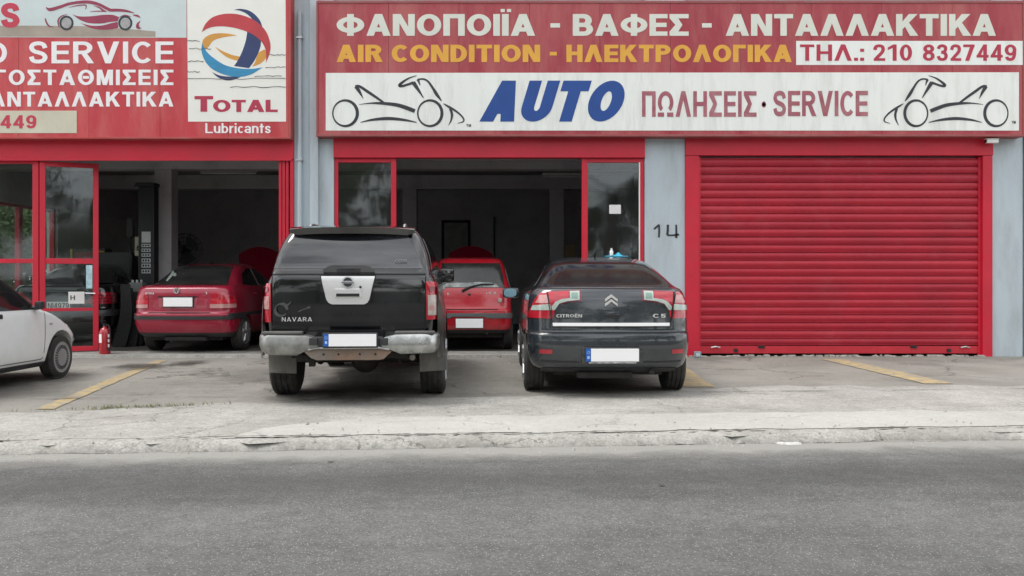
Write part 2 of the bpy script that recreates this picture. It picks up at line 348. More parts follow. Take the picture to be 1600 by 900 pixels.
# ------------------------------------------------------------------ ground
def kerbY(x): return -7.28+.075*x
def sheet(name, pts, z, m, thick=0):
    mb = MB(); n = len(pts); mb.add([(x, y, z) for x, y in pts], [tuple(range(n))])
    o = mb.build(name, m); return tag(o, kind='structure')
M_asph = groundmat('worn road asphalt', (.092, .092, .090), (.124, .124, .120), 1.1, .30, 52, speck=(55, .15, (.30, .29, .275)), streak=((.12, 2.2, 1), .86), bump=.5)
M_conc = groundmat('stained forecourt concrete', (.175, .168, .150), (.245, .236, .212), .8, .18, 60, crack=.9, cs=.42, stain=(.45, .57, (.12, .113, .10), .75), bump=.35, rough=.85)
M_pave = groundmat('pale crushed pavement concrete', (.25, .244, .222), (.35, .342, .315), 1.3, .26, 45, crack=.85, cs=1.1, stain=(.9, .56, (.22, .21, .19), .7), bump=.6)
M_ramp = groundmat('smooth pale cement', (.32, .315, .29), (.385, .38, .35), 1.0, .12, 60, crack=.35, cs=.6, stain=(1.6, .6, (.33, .32, .29), .6), bump=.25)
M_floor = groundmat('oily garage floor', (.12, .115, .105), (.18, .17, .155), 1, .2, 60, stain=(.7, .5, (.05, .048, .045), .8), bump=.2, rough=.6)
ZR = -.055
E_ = 150
sheet('road', [(-E_, -40), (E_, -40), (E_, kerbY(60)+.02), (6.5, kerbY(6.5)+.02), (-6.5, kerbY(-6.5)+.02), (-E_, kerbY(-60)+.02)], ZR, M_asph)
sheet('ground', [(-E_*3, -E_*3), (E_*3, -E_*3), (E_*3, E_*3), (-E_*3, E_*3)], -.12, groundmat('dry earth', (.16, .14, .10), (.22, .2, .15), .5, .2, 20))
def edgeY(x):     # where the forecourt meets the pavement strip
    pts = [(-30, -6.9), (-4.8, -5.95), (-2.6, -5.35), (0, -4.8), (3, -4.0), (6, -3.9), (30, -3.8)]
    for (a, b), (c, d) in zip(pts, pts[1:]):
        if x <= c: return b+(d-b)*(x-a)/(c-a)
    return pts[-1][1]
xs = [-30+i*.25 for i in range(241)]
def band(name, f0, f1, z, m, xs=xs, rag=.03, zf=None):
    mb = MB(); A = []
    for x in xs:
        a = f0(x)+rag*noise.noise(Vector((x*3.1, 5, z*99))); b = f1(x)+rag*noise.noise(Vector((x*2.7, 9, z*99)))
        A += [(x, a, z), (x, b, z)]
    mb.add(A, [(2*i, 2*i+2, 2*i+3, 2*i+1) for i in range(len(xs)-1)])
    return tag(mb.build(name, m), kind='structure')
band('forecourt', lambda x: kerbY(x)+.1, lambda x: 14, 0, M_conc, rag=0)
band('pavement', lambda x: kerbY(x)+.05, edgeY, .004, M_pave, rag=.22)
rx = [-2.2+i*.12 for i in range(120)]
band('ramp_slab', lambda x: kerbY(x)+.20+.01*x, lambda x: kerbY(x)+.32+.78*min(1, max(0, (x+2.2)/1.1))**.5*(1-.25*max(0, min(1, (x-3.5)/3))), .009, M_ramp, xs=rx, rag=.09)
# kerb: worn, rounded, broken edge
def kerbmesh():
    mb = MB(); xs2 = [-12+i*.03 for i in range(801)]; prof = [(-.09, ZR-.01), (-.08, -.040), (-.035, .0), (.02, .016), (.07, .016), (.12, .004), (.145, -.01)]
    V = []
    for x in xs2:
        for j, (dy, z) in enumerate(prof):
            n1 = noise.noise(Vector((x*4, j*.9, 1))); n2 = noise.noise(Vector((x*14, j*1.7, 4))); n3 = noise.noise(Vector((x*.8, 0, 7)))
            V.append((x, kerbY(x)+dy+.05*n3+.022*n1+.022*n2, z+(.012*n1+.014*n2+.008*n3)*(0 if j in (0, 6) else 1)))
    n = len(prof)
    mb.add(V, [(i*n+j, (i+1)*n+j, (i+1)*n+j+1, i*n+j+1) for i in range(len(xs2)-1) for j in range(n-1)]); return mb
tag(kerbmesh().build('kerb', M_pave, smooth=60), kind='structure')
# broken dark crevice behind the kerb
def crevice(x0, x1, off, wmax, seed):
    mb = MB(); n = int((x1-x0)/.025); V = []
    for i in range(n+1):
        x = x0+(x1-x0)*i/n; c = kerbY(x)+off+.035*noise.noise(Vector((x*2.2, seed, 0)))+.018*noise.noise(Vector((x*9, seed, 3)))
        w = wmax*max(0, noise.noise(Vector((x*1.4, seed, 8)))+.28+.6*noise.noise(Vector((x*17, seed, 5))))
        V += [(x, c-w/2, .021), (x, c+w/2+.0005, .021)]
    mb.add(V, [(2*i, 2*i+2, 2*i+3, 2*i+1) for i in range(n)]); return tag(mb.build('kerb_crack', mat('dirt filled crevice', (.055, .05, .04), .95, var=.4, vs_=20)), kind='structure')
crevice(-2.6, 4.4, .155, .085, 2); crevice(-6, -2.3, .12, .045, 6); crevice(4.2, 7, .15, .03, 11); crevice(-6, 7, -.095, .03, 15).location = (0, 0, -.0705); crevice(-6, 7, edgeY(0)-kerbY(0)+.1, .03, 21).location = (0, 0, -.008)
# pale dust that thins out from the kerb onto the road, darker wheel tracks further out: thin films
def filmmat(name, c, dens, p0, p1, both=False):
    m = bpy.data.materials.new(name); m.use_nodes = True; n, l = m.node_tree.nodes, m.node_tree.links; b = n['Principled BSDF']
    b.inputs['Base Color'].default_value = (*c, 1); b.inputs['Roughness'].default_value = .9; b.inputs['Specular IOR Level'].default_value = .2
    t = n.new('ShaderNodeTexCoord'); sp_ = n.new('ShaderNodeSeparateXYZ'); l.new(t.outputs['Generated'], sp_.inputs[0]); v = sp_.outputs['Y']
    if both:
        q = n.new('ShaderNodeMath'); q.operation = 'PINGPONG'; q.inputs[1].default_value = .5; l.new(v, q.inputs[0]); v = q.outputs[0]
    a = n.new('ShaderNodeTexNoise'); a.inputs['Scale'].default_value = 1.6; a.inputs['Detail'].default_value = 10; a.inputs['Roughness'].default_value = .7; l.new(t.outputs['Object'], a.inputs['Vector'])
    k = n.new('ShaderNodeMath'); k.operation = 'MULTIPLY_ADD'; k.inputs[1].default_value = .8; l.new(a.outputs['Fac'], k.inputs[0]); l.new(v, k.inputs[2])
    r = n.new('ShaderNodeValToRGB'); r.color_ramp.elements[0].position = p0; r.color_ramp.elements[1].position = p1
    r.color_ramp.elements[0].color = (0, 0, 0, 1); r.color_ramp.elements[1].color = (dens,)*3+(1,); l.new(k.outputs[0], r.inputs[0]); l.new(r.outputs[0], b.inputs['Alpha'])
    return m
def film(name, y0, y1, z, m):
    mb = MB(); mb.add([(-20, y0, 0), (20, y0, 0), (20, y1, 0), (-20, y1, 0)], [(0, 1, 2, 3)]); o = mb.build(name, m); o.location = (0, -7.28, z); o.rotation_euler = (0, 0, math.atan(.075)); return tag(o, kind='structure')
film('gutter_dust', -.75, .02, ZR+.005, filmmat('pale road dust', (.29, .284, .262), .8, .55, 1.15))
film('wheel_track', -1.75, -.55, ZR+.009, filmmat('dark polished asphalt', (.085, .085, .082), .35, .45, .85, True))
film('wheel_track', -3.9, -2.6, ZR+.009, filmmat('faint dark asphalt', (.10, .10, .095), .2, .45, .9, True))
# yellow bay lines
def yline(name, p0, p1, w, z=.007):
    (x0, y0), (x1, y1) = p0, p1; n = 24; mb = MB(); V = []
    for i in range(n+1):
        u = i/n; x = x0+(x1-x0)*u; y = y0+(y1-y0)*u; k = .025*noise.noise(Vector((u*20, x0, 2)))
        V += [(x-w/2+k, y, z), (x+w/2+.02*noise.noise(Vector((u*23, x1, 5))), y, z)]
    mb.add(V, [(2*i, 2*i+1, 2*i+3, 2*i+2) for i in range(n)]); return tag(mb.build(name, M_yel), kind='structure')
yline('bay_line', (PX(70, -5.77), -5.77), (PX(252, -.75), -.75), .17)
yline('bay_line', (PX(1092, -4.05), -4.05), (PX(1050, -1.6), -1.6), .36)
yline('bay_line', (PX(1468, -3.75), -3.75), (PX(1300, -.55), -.55), .36)
# stains soaked into the ground: thin films fading out at a ragged edge
def stainmat(name, c, dens):
    m = bpy.data.materials.new(name); m.use_nodes = True; n, l = m.node_tree.nodes, m.node_tree.links; b = n['Principled BSDF']
    b.inputs['Base Color'].default_value = (*c, 1); b.inputs['Roughness'].default_value = .65
    t = n.new('ShaderNodeTexCoord'); g = n.new('ShaderNodeVectorMath'); g.operation = 'LENGTH'
    l.new(t.outputs['Generated'], (q := n.new('ShaderNodeMapping')).inputs[0]); q.inputs['Location'].default_value = (-.5, -.5, 0); q.inputs['Scale'].default_value = (1, 1, 0); l.new(q.outputs[0], g.inputs[0])
    a = n.new('ShaderNodeTexNoise'); a.inputs['Scale'].default_value = 2.2; a.inputs['Detail'].default_value = 8; a.inputs['Roughness'].default_value = .65; l.new(t.outputs['Object'], a.inputs['Vector'])
    k = n.new('ShaderNodeMath'); k.operation = 'MULTIPLY_ADD'; k.inputs[1].default_value = 1.1; l.new(a.outputs['Fac'], k.inputs[0]); l.new(g.outputs['Value'], k.inputs[2])
    r = n.new('ShaderNodeValToRGB'); r.color_ramp.elements[0].position = .55; r.color_ramp.elements[1].position = .92
    r.color_ramp.elements[0].color = (dens,)*3+(1,); r.color_ramp.elements[1].color = (0, 0, 0, 1); l.new(k.outputs[0], r.inputs[0]); l.new(r.outputs[0], b.inputs['Alpha'])
    return m
M_oil = stainmat('old oil stain', (.05, .046, .04), .8); M_oil2 = stainmat('faint old stain', (.08, .076, .07), .42)
def blob(name, cx, cy, rx_, ry_, z, m):
    mb = MB(); mb.add([(cx-rx_, cy-ry_, z), (cx+rx_, cy-ry_, z), (cx+rx_, cy+ry_, z), (cx-rx_, cy+ry_, z)], [(0, 1, 2, 3)]); return tag(mb.build(name, m), kind='structure')
blob('oil_stain', -5.35, -1.7, .75, .8, .014, M_oil); blob('oil_stain', -4.9, -1.2, .6, .5, .018, M_oil)
for i, (x, y, a, b_, m) in enumerate([(-1.7, -4.2, 1.5, 1.4, M_oil2), (-1.9, -5.0, 1.1, .8, M_oil2), (1.1, -3.8, 1.4, 1.6, M_oil2), (-5.9, -4.6, 1.8, 1.3, M_oil2), (-3.2, -3, 1.4, 1.6, M_oil2), (-1.7, -2, 1.6, 1.8, M_oil2), (-6.3, -3.3, 1.2, 1.5, M_oil2)]):
    blob('oil_stain', x, y, a, b_, .022+.004*i, m)
M_tar = mat('tar spot', (.05, .05, .05), .6)
for i, (x, y, r1) in enumerate([(3.05, -10.3, .045), (3.17, -10.33, .015), (-1.3, -7.9, .02), (.95, -8.6, .02), (3.9, -8.5, .02), (-3, -9.2, .015)]):
    mb = MB(); n = 14; mb.add([(x+r1*(1+.3*math.sin(k*2.1+i))*math.cos(2*math.pi*k/n), y+1.2*r1*math.sin(2*math.pi*k/n), ZR+.006) for k in range(n)], [tuple(range(n))]); tag(mb.build('tar_spot', M_tar), kind='structure')

# ------------------------------------------------------------------ the building
FY = 0.0
B = empty('garage_building', (0, 0, 0), 0, 'grey-blue car workshop with red framed bays and a red rolled-down shutter', 'building')
def wx(p): return PX(p, 0)
def wz(p): return PZ(p, 0)
TOP = 6.9; BOT = -.02
def bbox(name, x0, x1, y0, y1, z0, z1, m, c=.006, parent=B, label=None):
    return MB().box(x0, x1, y0, y1, z0, z1, c).build(name, m, parent, label=label)
bbox('pillar', wx(460), wx(522), -.02, .34, BOT, TOP, M_wall)
bbox('pillar', wx(486), wx(499), -.09, -.021, BOT, TOP, M_wall, .01)
bbox('pillar', wx(1007), wx(1070), -.02, .34, BOT, TOP-.02, M_wall)
bbox('pillar', wx(1549), wx(1597), -.02, .34, BOT, TOP-.02, M_wall)
bbox('pillar', wx(1600), wx(1760), -.05, .34, BOT, TOP-.02, M_wall)
bbox('fascia', wx(-500), wx(459.6), .02, .3, wz(232), TOP-.02, M_fascia)
bbox('fascia', wx(522.4), wx(1006.6), .02, .3, wz(232), TOP-.02, M_fascia)
bbox('fascia', wx(1070.4), wx(1548.6), .02, .3, wz(232), TOP-.02, M_fascia)
bbox('roof_edge', wx(-520), wx(1780), -.22, .5, TOP, TOP+.2, M_fascia)
# thin downpipe and clip on the pillar
pp_ = MB(); pp_.tube([(wx(470), -.075, .1), (wx(470), -.075, wz(20))], .035, 12); pp_.build('downpipe', M_wall, B, 40)
cb = MB(); 
for z in (1.2, 3.2, 5.2): cb.box(wx(470)-.05, wx(470)+.05, -.12, -.02, z, z+.03, .004)
cb.build('pipe_clamp', M_steel, B)
# red headers
bbox('header', wx(-300), wx(460), -.06, .1, wz(249), wz(216), M_red)
bbox('header', wx(522), wx(1007), -.06, .1, wz(247), wz(211), M_red)
bbox('header', wx(1070), wx(1549), -.06, .1, wz(243.5), wz(211), M_red)
hl = MB()      # small steps under the headers
hl.box(wx(-300), wx(458), -.075, -.06, wz(252), wz(248), .003); hl.build('header_trim', M_red, B)
bbox('door_jamb', wx(1070), wx(1091), -.055, .14, BOT, wz(244), M_red)
bbox('door_jamb', wx(1533), wx(1548), -.055, .14, BOT, wz(244), M_red)
bbox('door_jamb', wx(459.8)-.001, wx(455), -.05, .1, BOT, wz(250), M_red)
gr = bbox('guide_rail', wx(1091.3), wx(1095), .0, .06, 0, wz(245), M_red, .004); bbox('guide_rail', wx(1529), wx(1532.7), .0, .06, 0, wz(245), M_red, .004)
# roller shutter, every slat its own piece
sx0, sx1 = wx(1094), wx(1530)
zb, zt = wz(540), wz(247)
sh = MB(); sh.box(sx0+.01, sx1-.01, .012, .05, wz(552.5), wz(541), .006); sh = sh.build('roller_shutter', mat('bright red bottom rail', (.50, .02, .035), .45, var=.1), B, label='red roller shutter rolled down to the ground')
NS = 24; ph = (zt-zb)/NS
def slatmesh():
    mb = MB(); prof = []
    n = 9; H_ = ph
    pr = [(.012, 0), (.030, .004), (.034, .012)]+[(.030-.016*math.sin(math.pi*(i/n)*.93+.12), .014+(H_-.030)*i/n) for i in range(n+1)]+[(.034, H_-.010), (.034, H_+.004)]
    m_ = len(pr); V = [(x, y, z) for x in (sx0, sx1) for y, z in pr]
    return mb.add(V, [(i, i+1, m_+i+1, m_+i) for i in range(m_-1)])
sm = slatmesh().mesh('slat', fix=False)
SL = [M_redsh]+[mat('faded red shutter paint %s' % s, c, .5, var=.12, vs_=1.1, dirt=(.42, .10, .11, .35), dn=.60, wpos=True, bump=.25, bs=3) for s, c in (('dark', (.37, .008, .026)), ('pale', (.42, .013, .031)))]
meshes = []
for m in SL:
    q = sm.copy(); q.materials.append(m)
    for p in q.polygons: p.use_smooth = True
    q.set_sharp_from_angle(angle=R(40)); meshes.append(q)
for i in range(NS):
    o = bpy.data.objects.new('slat', random.choice(meshes)); col.objects.link(o); o.parent = sh; o.location = (random.uniform(-.004, .004), random.uniform(-.0015, .0015), zb+i*ph); o.rotation_euler = (0, random.uniform(-.0009, .0009), 0)
hw_ = MB()
for px in (1118, 1508): hw_.tube([(wx(px-7), -.005, wz(543)), (wx(px), -.02, wz(541.5)), (wx(px+7), -.005, wz(543))], .012, 6)
hw_.build('latch', M_steel, sh)
hk = MB()
for px in (1190, 1428): hk.box(wx(px-5), wx(px+5), -.002, .013, wz(544), wz(540), .003)
for px in (1150, 1483): hk.box(wx(px-3), wx(px+3), -.004, .013, wz(550), wz(545), .003)
hk.build('keyhole', M_black, sh)
# rough rubble under the shutter
tb = MB()
for i in range(90):
    x = random.uniform(sx0-.2, sx1); w = random.uniform(.02, .12); h = random.uniform(.01, .03); y = random.uniform(-.12, .0)
    tb.box(x, x+w, y, y+random.uniform(.03, .08), -.005, h, .006)
tb = tb.build('rubble', mat('broken mortar', (.36, .34, .31), .95, var=.3, vs_=9), None); tag(tb, 'broken mortar crumbs along the foot of the red shutter', 'rubble', kind='stuff')
# interior shell
IX0, IX1, IY1, ICZ = -10.4, 8.5, 9.5, 3.75
bbox('wall', IX0, 3.04, IY1, IY1+.2, 0, ICZ, M_int)
bbox('wall', 2.9, 3.05, .36, IY1, 0, ICZ, M_int)
bbox('wall', 3.06, 8.4, 5, 5.2, 0, ICZ, M_int); bbox('wall', 8.4, 8.6, .36, 9.5, 0, ICZ, M_int); bbox('wall', wx(1070), wx(1549), .15, .3, wz(262), wz(236), M_int)
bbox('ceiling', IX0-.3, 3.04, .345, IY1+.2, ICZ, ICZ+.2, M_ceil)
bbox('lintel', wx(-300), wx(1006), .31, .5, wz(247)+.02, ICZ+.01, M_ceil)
for y in (2.6, 6.2): bbox('ceiling_beam', IX0, 2.88, y, y+.35, ICZ-.33, ICZ-.002, M_int)
for x, y in ((-6.98, 2.62), (-2.6, 6.22), (.9, 6.22)): bbox('column', x, x+.33, y, y+.33, 0, ICZ-.332, M_int)
bbox('wall', -3.55, -3.4, .35, 2.2, 0, ICZ-.01, M_int)
bbox('upper_floor', IX0-.3, 8.6, .31, 9.8, ICZ+.21, TOP-.03, M_fascia)
# left side wall with windows onto the garden
LX = -10.0
bbox('side_wall', LX-.25, LX, .35, IY1, 0, .95, M_int); bbox('side_wall', LX-.25, LX, .35, IY1, 2.80, ICZ-.005, M_int)
for a, b in ((.35, .9), (4.75, IY1)): bbox('side_wall', LX-.25, LX, a, b, .95, 2.80, mat('pale side wall paint', (.55, .57, .56), .8))
def sidewin(y0, y1):
    mb = MB(); t = .06
    for a, b in ((y0, y0+t), (y1-t, y1)): mb.box(LX-.16, LX-.06, a, b, .951, 2.799, .004)
    mb.box(LX-.16, LX-.06, y0+t, y1-t, .951, 1.01, .004); mb.box(LX-.16, LX-.06, y0+t, y1-t, 2.74, 2.799, .004)
    w = mb.build('window', M_red, B)
    MB().box(LX-.115, LX-.105, y0+t, y1-t, 1.01, 2.74).build('pane', M_glass, w)
for a, b in ((.9, 2.15), (2.15, 3.45), (3.45, 4.75)): sidewin(a, b)
# floor and threshold
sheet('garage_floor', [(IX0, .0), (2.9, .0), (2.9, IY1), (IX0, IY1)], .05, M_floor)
th = MB(); V = []; xs3 = [wx(-300)+i*.12 for i in range(140) if wx(-300)+i*.12 < wx(1070)]
for x in xs3:
    k = .03*noise.noise(Vector((x*2, 3, 0)))+.012*noise.noise(Vector((x*9, 3, 0)))
    V += [(x, -.30+k, -.01), (x, -.28+k, .045), (x, .36, .056)]
th.add(V, [(3*i+j, 3*i+3+j, 3*i+4+j, 3*i+1+j) for i in range(len(xs3)-1) for j in (0, 1)])
tag(th.build('threshold', M_pave, smooth=50), kind='structure')

# ------------------------------------------------------------------ glazed fronts
def framed(name, x0, x1, z0, z1, y, rails, m=M_red, t=.07, dp=.06, parent=B, label=None, tl=None, tr=None):
    """an aluminium frame (one mesh) with its panes as pieces; returns frame"""
    tl = tl or t; tr = tr or t
    mb = MB(); mb.box(x0, x0+tl, y-dp/2, y+dp/2, z0, z1, .005); mb.box(x1-tr, x1, y-dp/2, y+dp/2, z0, z1, .005)
    zs = [z0]+list(rails)+[z1-t]
    for z in zs: mb.box(x0+tl, x1-tr, y-dp/2+.003, y+dp/2-.003, z, z+t, .005)
    f = mb.build(name, m, parent, label=label)
    for a, b in zip(zs, zs[1:]):
        MB().box(x0+tl-.002, x1-tr+.002, y-.004, y+.004, a+t-.002, b+.002).build('pane', M_glass, f)
    return f
ztop = wz(249); zr = wz(411)
# left bay: fixed glazing, leaf standing ajar, folded leaves at the right
framed('window', wx(-300), wx(-128), .05, ztop, .03, (zr,))
framed('window', wx(-128), wx(60), .05, ztop, .03, (zr,), tr=.10)
leaf = MB()
hx, hy = wx(62), .0
L_ = .875; zl0, zl1 = .07, ztop-.03
def leafbox(mb, a, b, z0, z1, d=.045): mb.box(a, b, -d/2, d/2, z0, z1, .005)
for a, b in ((0, .085), (L_-.085, L_)): leafbox(leaf, a, b, zl0, zl1)
for z, t in ((zl0, .08), (.74, .05), (zr-.01, .09), (zl1-.08, .08)): leafbox(leaf, .085, L_-.085, z, z+t, .04)
lf = leaf.build('door_leaf', M_red, B, local=True, label='red framed glass door leaf standing slightly ajar')
lf.location = (hx, hy, 0); lf.rotation_euler = (0, 0, R(22))
for a, b in ((zl0+.08, .74), (.79, zr-.01), (zr+.08, zl1-.08)):
    MB().box(.083, L_-.083, -.004, .004, a-.002, b+.002).build('pane', M_glass, lf, local=True)
hd = MB(); hd.tube([(L_-.05, -.03, 1.03), (L_-.05, -.08, 1.03), (L_-.20, -.085, 1.035)], .012, 8); hd.build('handle', M_chrome, lf, 40, local=True)
MB().box(L_-.19, L_-.095, -.007, -.0045, zr-.42, zr-.03).build('sticker', mat('pale blue sticker', (.45, .66, .72), .5, var=.4, vs_=14), lf, local=True)
no = MB().box(.42, .66, -.0065, -.0045, .86, 1.06).build('notice', mat('white paper', (.75, .74, .72), .8, var=.05), lf, local=True)
nt = MB()
letters(nt, 'H', 0, 1, 0, 1, -.0066, .2, conv=lambda a, b: (.45+.07*a, 1.0-.08*b), th=.001); nt.build('notice_print', M_plast, lf, local=True)
for i, dx in enumerate((0, .058, .116)):
    x = wx(436)+dx; mb = MB()
    mb.box(x, x+.046, -.02, .03, .07, ztop-.02, .004); mb.box(x, x+.046, .9, .95, .07, ztop-.02, .004)
    for z, t in ((.07, .08), (zr, .08), (ztop-.10, .08)): mb.box(x+.003, x+.043, .03, .9, z, z+t, .003)
    f = mb.build('folded_leaf', M_red, B)
    MB().box(x+.019, x+.027, .028, .902, .15, zr+.002).build('pane', M_glass, f); MB().box(x+.019, x+.027, .028, .902, zr+.078, ztop-.098).build('pane', M_glass, f)
# middle bay
framed('window', wx(522.5), wx(619), .055, ztop+.02, .03, (.95,), tl=.06, tr=.085)
framed('window', wx(909), wx(1006.5), .055, ztop+.02, .03, (.95,), tl=.10, tr=.07)
MB().box(PX(952, .02), PX(970, .02), .022, .0245, PZ(334, .02), PZ(320, .02)).build('notice', mat('white paper', (.75, .74, .72), .8), B)
MB().box(wx(998), wx(1000), -.01, -.002, 1.0, ztop-.05).build('seal', M_white, B)
# house number, hand painted
hn = MB(); cv = lambda a, b: (PX(a, -.02), PZ(b, -.02))
for pts in ([(1022, 358, 3), (1026, 354.5, 3.2), (1030, 351, 3)], [(1029.5, 351, 3.2), (1030, 360, 3), (1029.5, 371, 3)],
            [(1043.5, 351, 3.4), (1043.3, 360, 3.6), (1042.5, 367, 3.6)], [(1042.5, 367.5, 2.8), (1051, 367.5, 2.6), (1061, 366.5, 3.2)], [(1056.5, 351, 2.8), (1056.7, 361, 3), (1056.7, 372, 3.8)]):
    pathpoly(hn, pts, -.0215, cv, th=.0015+.0005*len(hn.f) % .002)
hn.build('house_number', M_plast, B)

# ------------------------------------------------------------------ signs
def panels(S, xs_, z0, z1, y0, y1, m, g=.004):
    for a, b in zip(xs_, xs_[1:]): MB().box(a+g/2, b-g/2, y0, y1, z0, z1, .003).build('panel', m, S)
SY = -.25
def cs(a, b): return (PX(a, SY), PZ(b, SY))
def polypx(mb, pts, Y, th=.003):
    mb.prism([(PX(a, Y), PZ(b, Y)) for a, b in pts], 'y', Y+.001, Y-th)
# --- right sign
S2 = empty('shop_sign', (PX(1050, SY), 0, PZ(210, SY)), 0, 'long red and white Greek shop sign with blue AUTO lettering above middle bay and shutter', 'sign')
xa, xb, za, zb2 = PX(497, SY), PX(1598, SY), PZ(210, SY), PZ(5, SY)
N = 10; panels(S2, [xa+(xb-xa)*i/N for i in range(N+1)], za, zb2, SY, SY+.05, M_signred)
fr = MB()
for x0, x1, z0, z1 in ((xa-.03, xb+.03, zb2, zb2+.04), (xa-.03, xb+.03, za-.035, za), (xa-.03, xa-.001, za, zb2), (xb+.001, xb+.03, za, zb2)): fr.box(x0, x1, SY-.01, SY+.24, z0, z1, .004)
fr.build('frame', mat('red brown sign frame', (.30, .07, .07), .6, dirt=(.3, .2, .18, .5)), S2)
br = MB(); br.box(xa+.02, xb-.02, SY+.052, SY+.22, za+.02, zb2-.02); br.build('sign_box', M_fascia, S2)
wp = MB(); polypx(wp, [(509, 114), (1592, 113), (1592, 204), (509, 204)], SY, .0025); wp.build('white_field', M_white, S2)
tp = MB(); polypx(tp, [(1244, 64), (1598, 64), (1598, 101.5), (1244, 101.5)], SY, .0025); tp.build('white_field', M_white, S2)
L1 = mat('ivory letters', (.66, .68, .60), .5, var=.05); LY = mat('yellow letters', (.72, .37, .045), .5, var=.08); LR = mat('red letters', (.42, .025, .06), .5, var=.08)
LB = mat('blue letters', (.006, .058, .27), .45, var=.1); LM = mat('faded maroon letters', (.34, .09, .12), .55, var=.15, dirt=(.45, .25, .26, .7), dn=.5, ds=2.5); LK = mat('charcoal print', (.025, .03, .034), .5, var=.15)
words([(tx, a, b, 22, 56, .235, .075) for tx, a, b in (('ΦΑΝΟΠΟΙΪΑ', 526, 836), ('-', 860, 875), ('ΒΑΦΕΣ', 895, 1076), ('-', 1097, 1112), ('ΑΝΤΑΛΛΑΚΤΙΚΑ', 1134, 1556))], L1, S2, SY)
words([(tx, a, b, 70, 97, .25, .085) for tx, a, b in (('AIR', 526, 597), ('CONDITION', 612, 844), ('-', 859, 870), ('ΗΛΕΚΤΡΟΛΟΓΙΚΑ', 885, 1237))], LY, S2, SY)
Y2 = SY-.0025
words([(tx, a, b, 69.5, 95, .19, .11) for tx, a, b in (('ΤΗΛ.:', 1250, 1350), ('210', 1364, 1425), ('8327449', 1442, 1588))], LR, S2, Y2)
words([('AUTO', 749, 984, 126, 190, .31, .08)], LB, S2, Y2, shear=.30)
words([('ΠΩΛΗΣΕΙΣ', 1003, 1182, 142.5, 182.5, .2, .12), ('·', 1190, 1197, 158, 168, .9), ('SERVICE', 1208, 1356, 142, 181.5, .2, .1)], LM, S2, Y2)
def kart(fx):
    conv = lambda a, b: cs(fx(a), b)
    T = lambda P: [(510+a/6.667, 105+b/6.667, w/6.667) for a, b, w in P]
    def ring(cx, cy, rx_, ry_, off):
        P = []; n = 40
        for i in range(n):
            a0, a1 = 2*math.pi*i/n, 2*math.pi*(i+1)/n
            def io(a): return [(cx+rx_*math.cos(a), cy+ry_*math.sin(a)), (cx-off+(rx_-24)*math.cos(a), cy+(ry_-24)*math.sin(a))]
            (p, q_), (r_, s_) = io(a0), io(a1)
            P.append([cs(fx(510+u/6.667), 105+v/6.667) for u, v in (p, r_, s_, q_)])
        mb = MB()
        for p in P: mb.prism(p, 'y', Y2+.001, Y2-.003)
        mb.build('drawing_wheel', LK, S2)
    ring(200, 480, 140, 146, 10); ring(1082, 480, 138, 146, 8)
    for P in ([(340, 388, 3), (470, 375, 16), (600, 378, 30), (740, 395, 38), (850, 430, 42), (922, 458, 40)],
              [(355, 575, 6), (480, 548, 24), (640, 535, 34), (800, 548, 26), (940, 575, 8)],
              [(385, 330, 3), (350, 265, 28), (310, 200, 44)], [(300, 200, 22), (345, 200, 26), (430, 255, 30), (520, 315, 26), (600, 372, 22)],
              [(940, 88, 6), (860, 115, 16), (790, 160, 26), (762, 190, 32), (790, 197, 26), (850, 180, 24), (910, 160, 28)], [(905, 158, 44), (950, 225, 32), (1012, 320, 8)],
              [(975, 190, 6), (962, 150, 20), (950, 128, 26)], [(950, 128, 16), (1010, 124, 18), (1060, 150, 20), (1110, 220, 26), (1150, 285, 34), (1200, 352, 10)],
              [(1220, 380, 8), (1270, 410, 22), (1330, 445, 22), (1390, 490, 18), (1430, 540, 16), (1420, 570, 12), (1365, 584, 4)], [(1290, 430, 26), (1308, 490, 26), (1300, 550, 18), (1272, 605, 4)]):
        mb = MB(); pathpoly(mb, T(P), Y2, conv, th=.0032+random.random()*.001); mb.build('drawing_stroke', LK, S2)
    return MB()
m1 = kart(lambda a: a); letters(m1, 'TM', 728.5, 736, 194, 198, Y2, .2); m1.build('trademark', LK, S2)
m2 = kart(lambda a: 1381+(725-a)*.945); letters(m2, 'TM', 1581, 1587, 189, 193, Y2, .2); m2.build('trademark', LK, S2)
# --- left sign
S1 = empty('shop_sign', (PX(200, SY), 0, PZ(215, SY)), 0, 'red and white auto service sign with car drawing and round lubricants emblem', 'sign')
xa, xb, za, zb2 = PX(-450, SY), PX(451, SY), PZ(214, SY), PZ(-45, SY)
M_sr1 = mat('bleached red print film', (.48, .038, .05), .42, var=.1, vs_=.9, dirt=(.60, .19, .17, .5), dn=.5, ds=.8, wpos=True, stretch=(2.2, 1, .5))
panels(S1, [xa, PX(-310, SY), PX(-195, SY), PX(-80, SY), PX(29, SY), PX(139, SY), PX(250, SY), PX(357, SY), xb], za, zb2, SY, SY+.05, M_sr1)
fr = MB()
for x0, x1, z0, z1 in ((xa-.03, xb+.035, zb2, zb2+.04), (xa-.03, xb+.035, za-.03, za), (xb+.001, xb+.035, za, zb2)): fr.box(x0, x1, SY-.01, SY+.24, z0, z1, .004)
fr.build('frame', mat('red sign frame', (.42, .05, .05), .55, dirt=(.3, .2, .18, .5)), S1)
br = MB(); br.box(xa+.02, xb-.02, SY+.052, SY+.22, za+.02, zb2-.02); br.build('sign_box', M_fascia, S1)
wp = MB(); wp.v = []; polypx(wp, [(-450, -44), (291.5, -44), (291.5, 59), (-450, 57)], SY, .0025); wp.build('white_field', mat('pale blue grey print', (.56, .63, .63), .45, var=.05), S1)
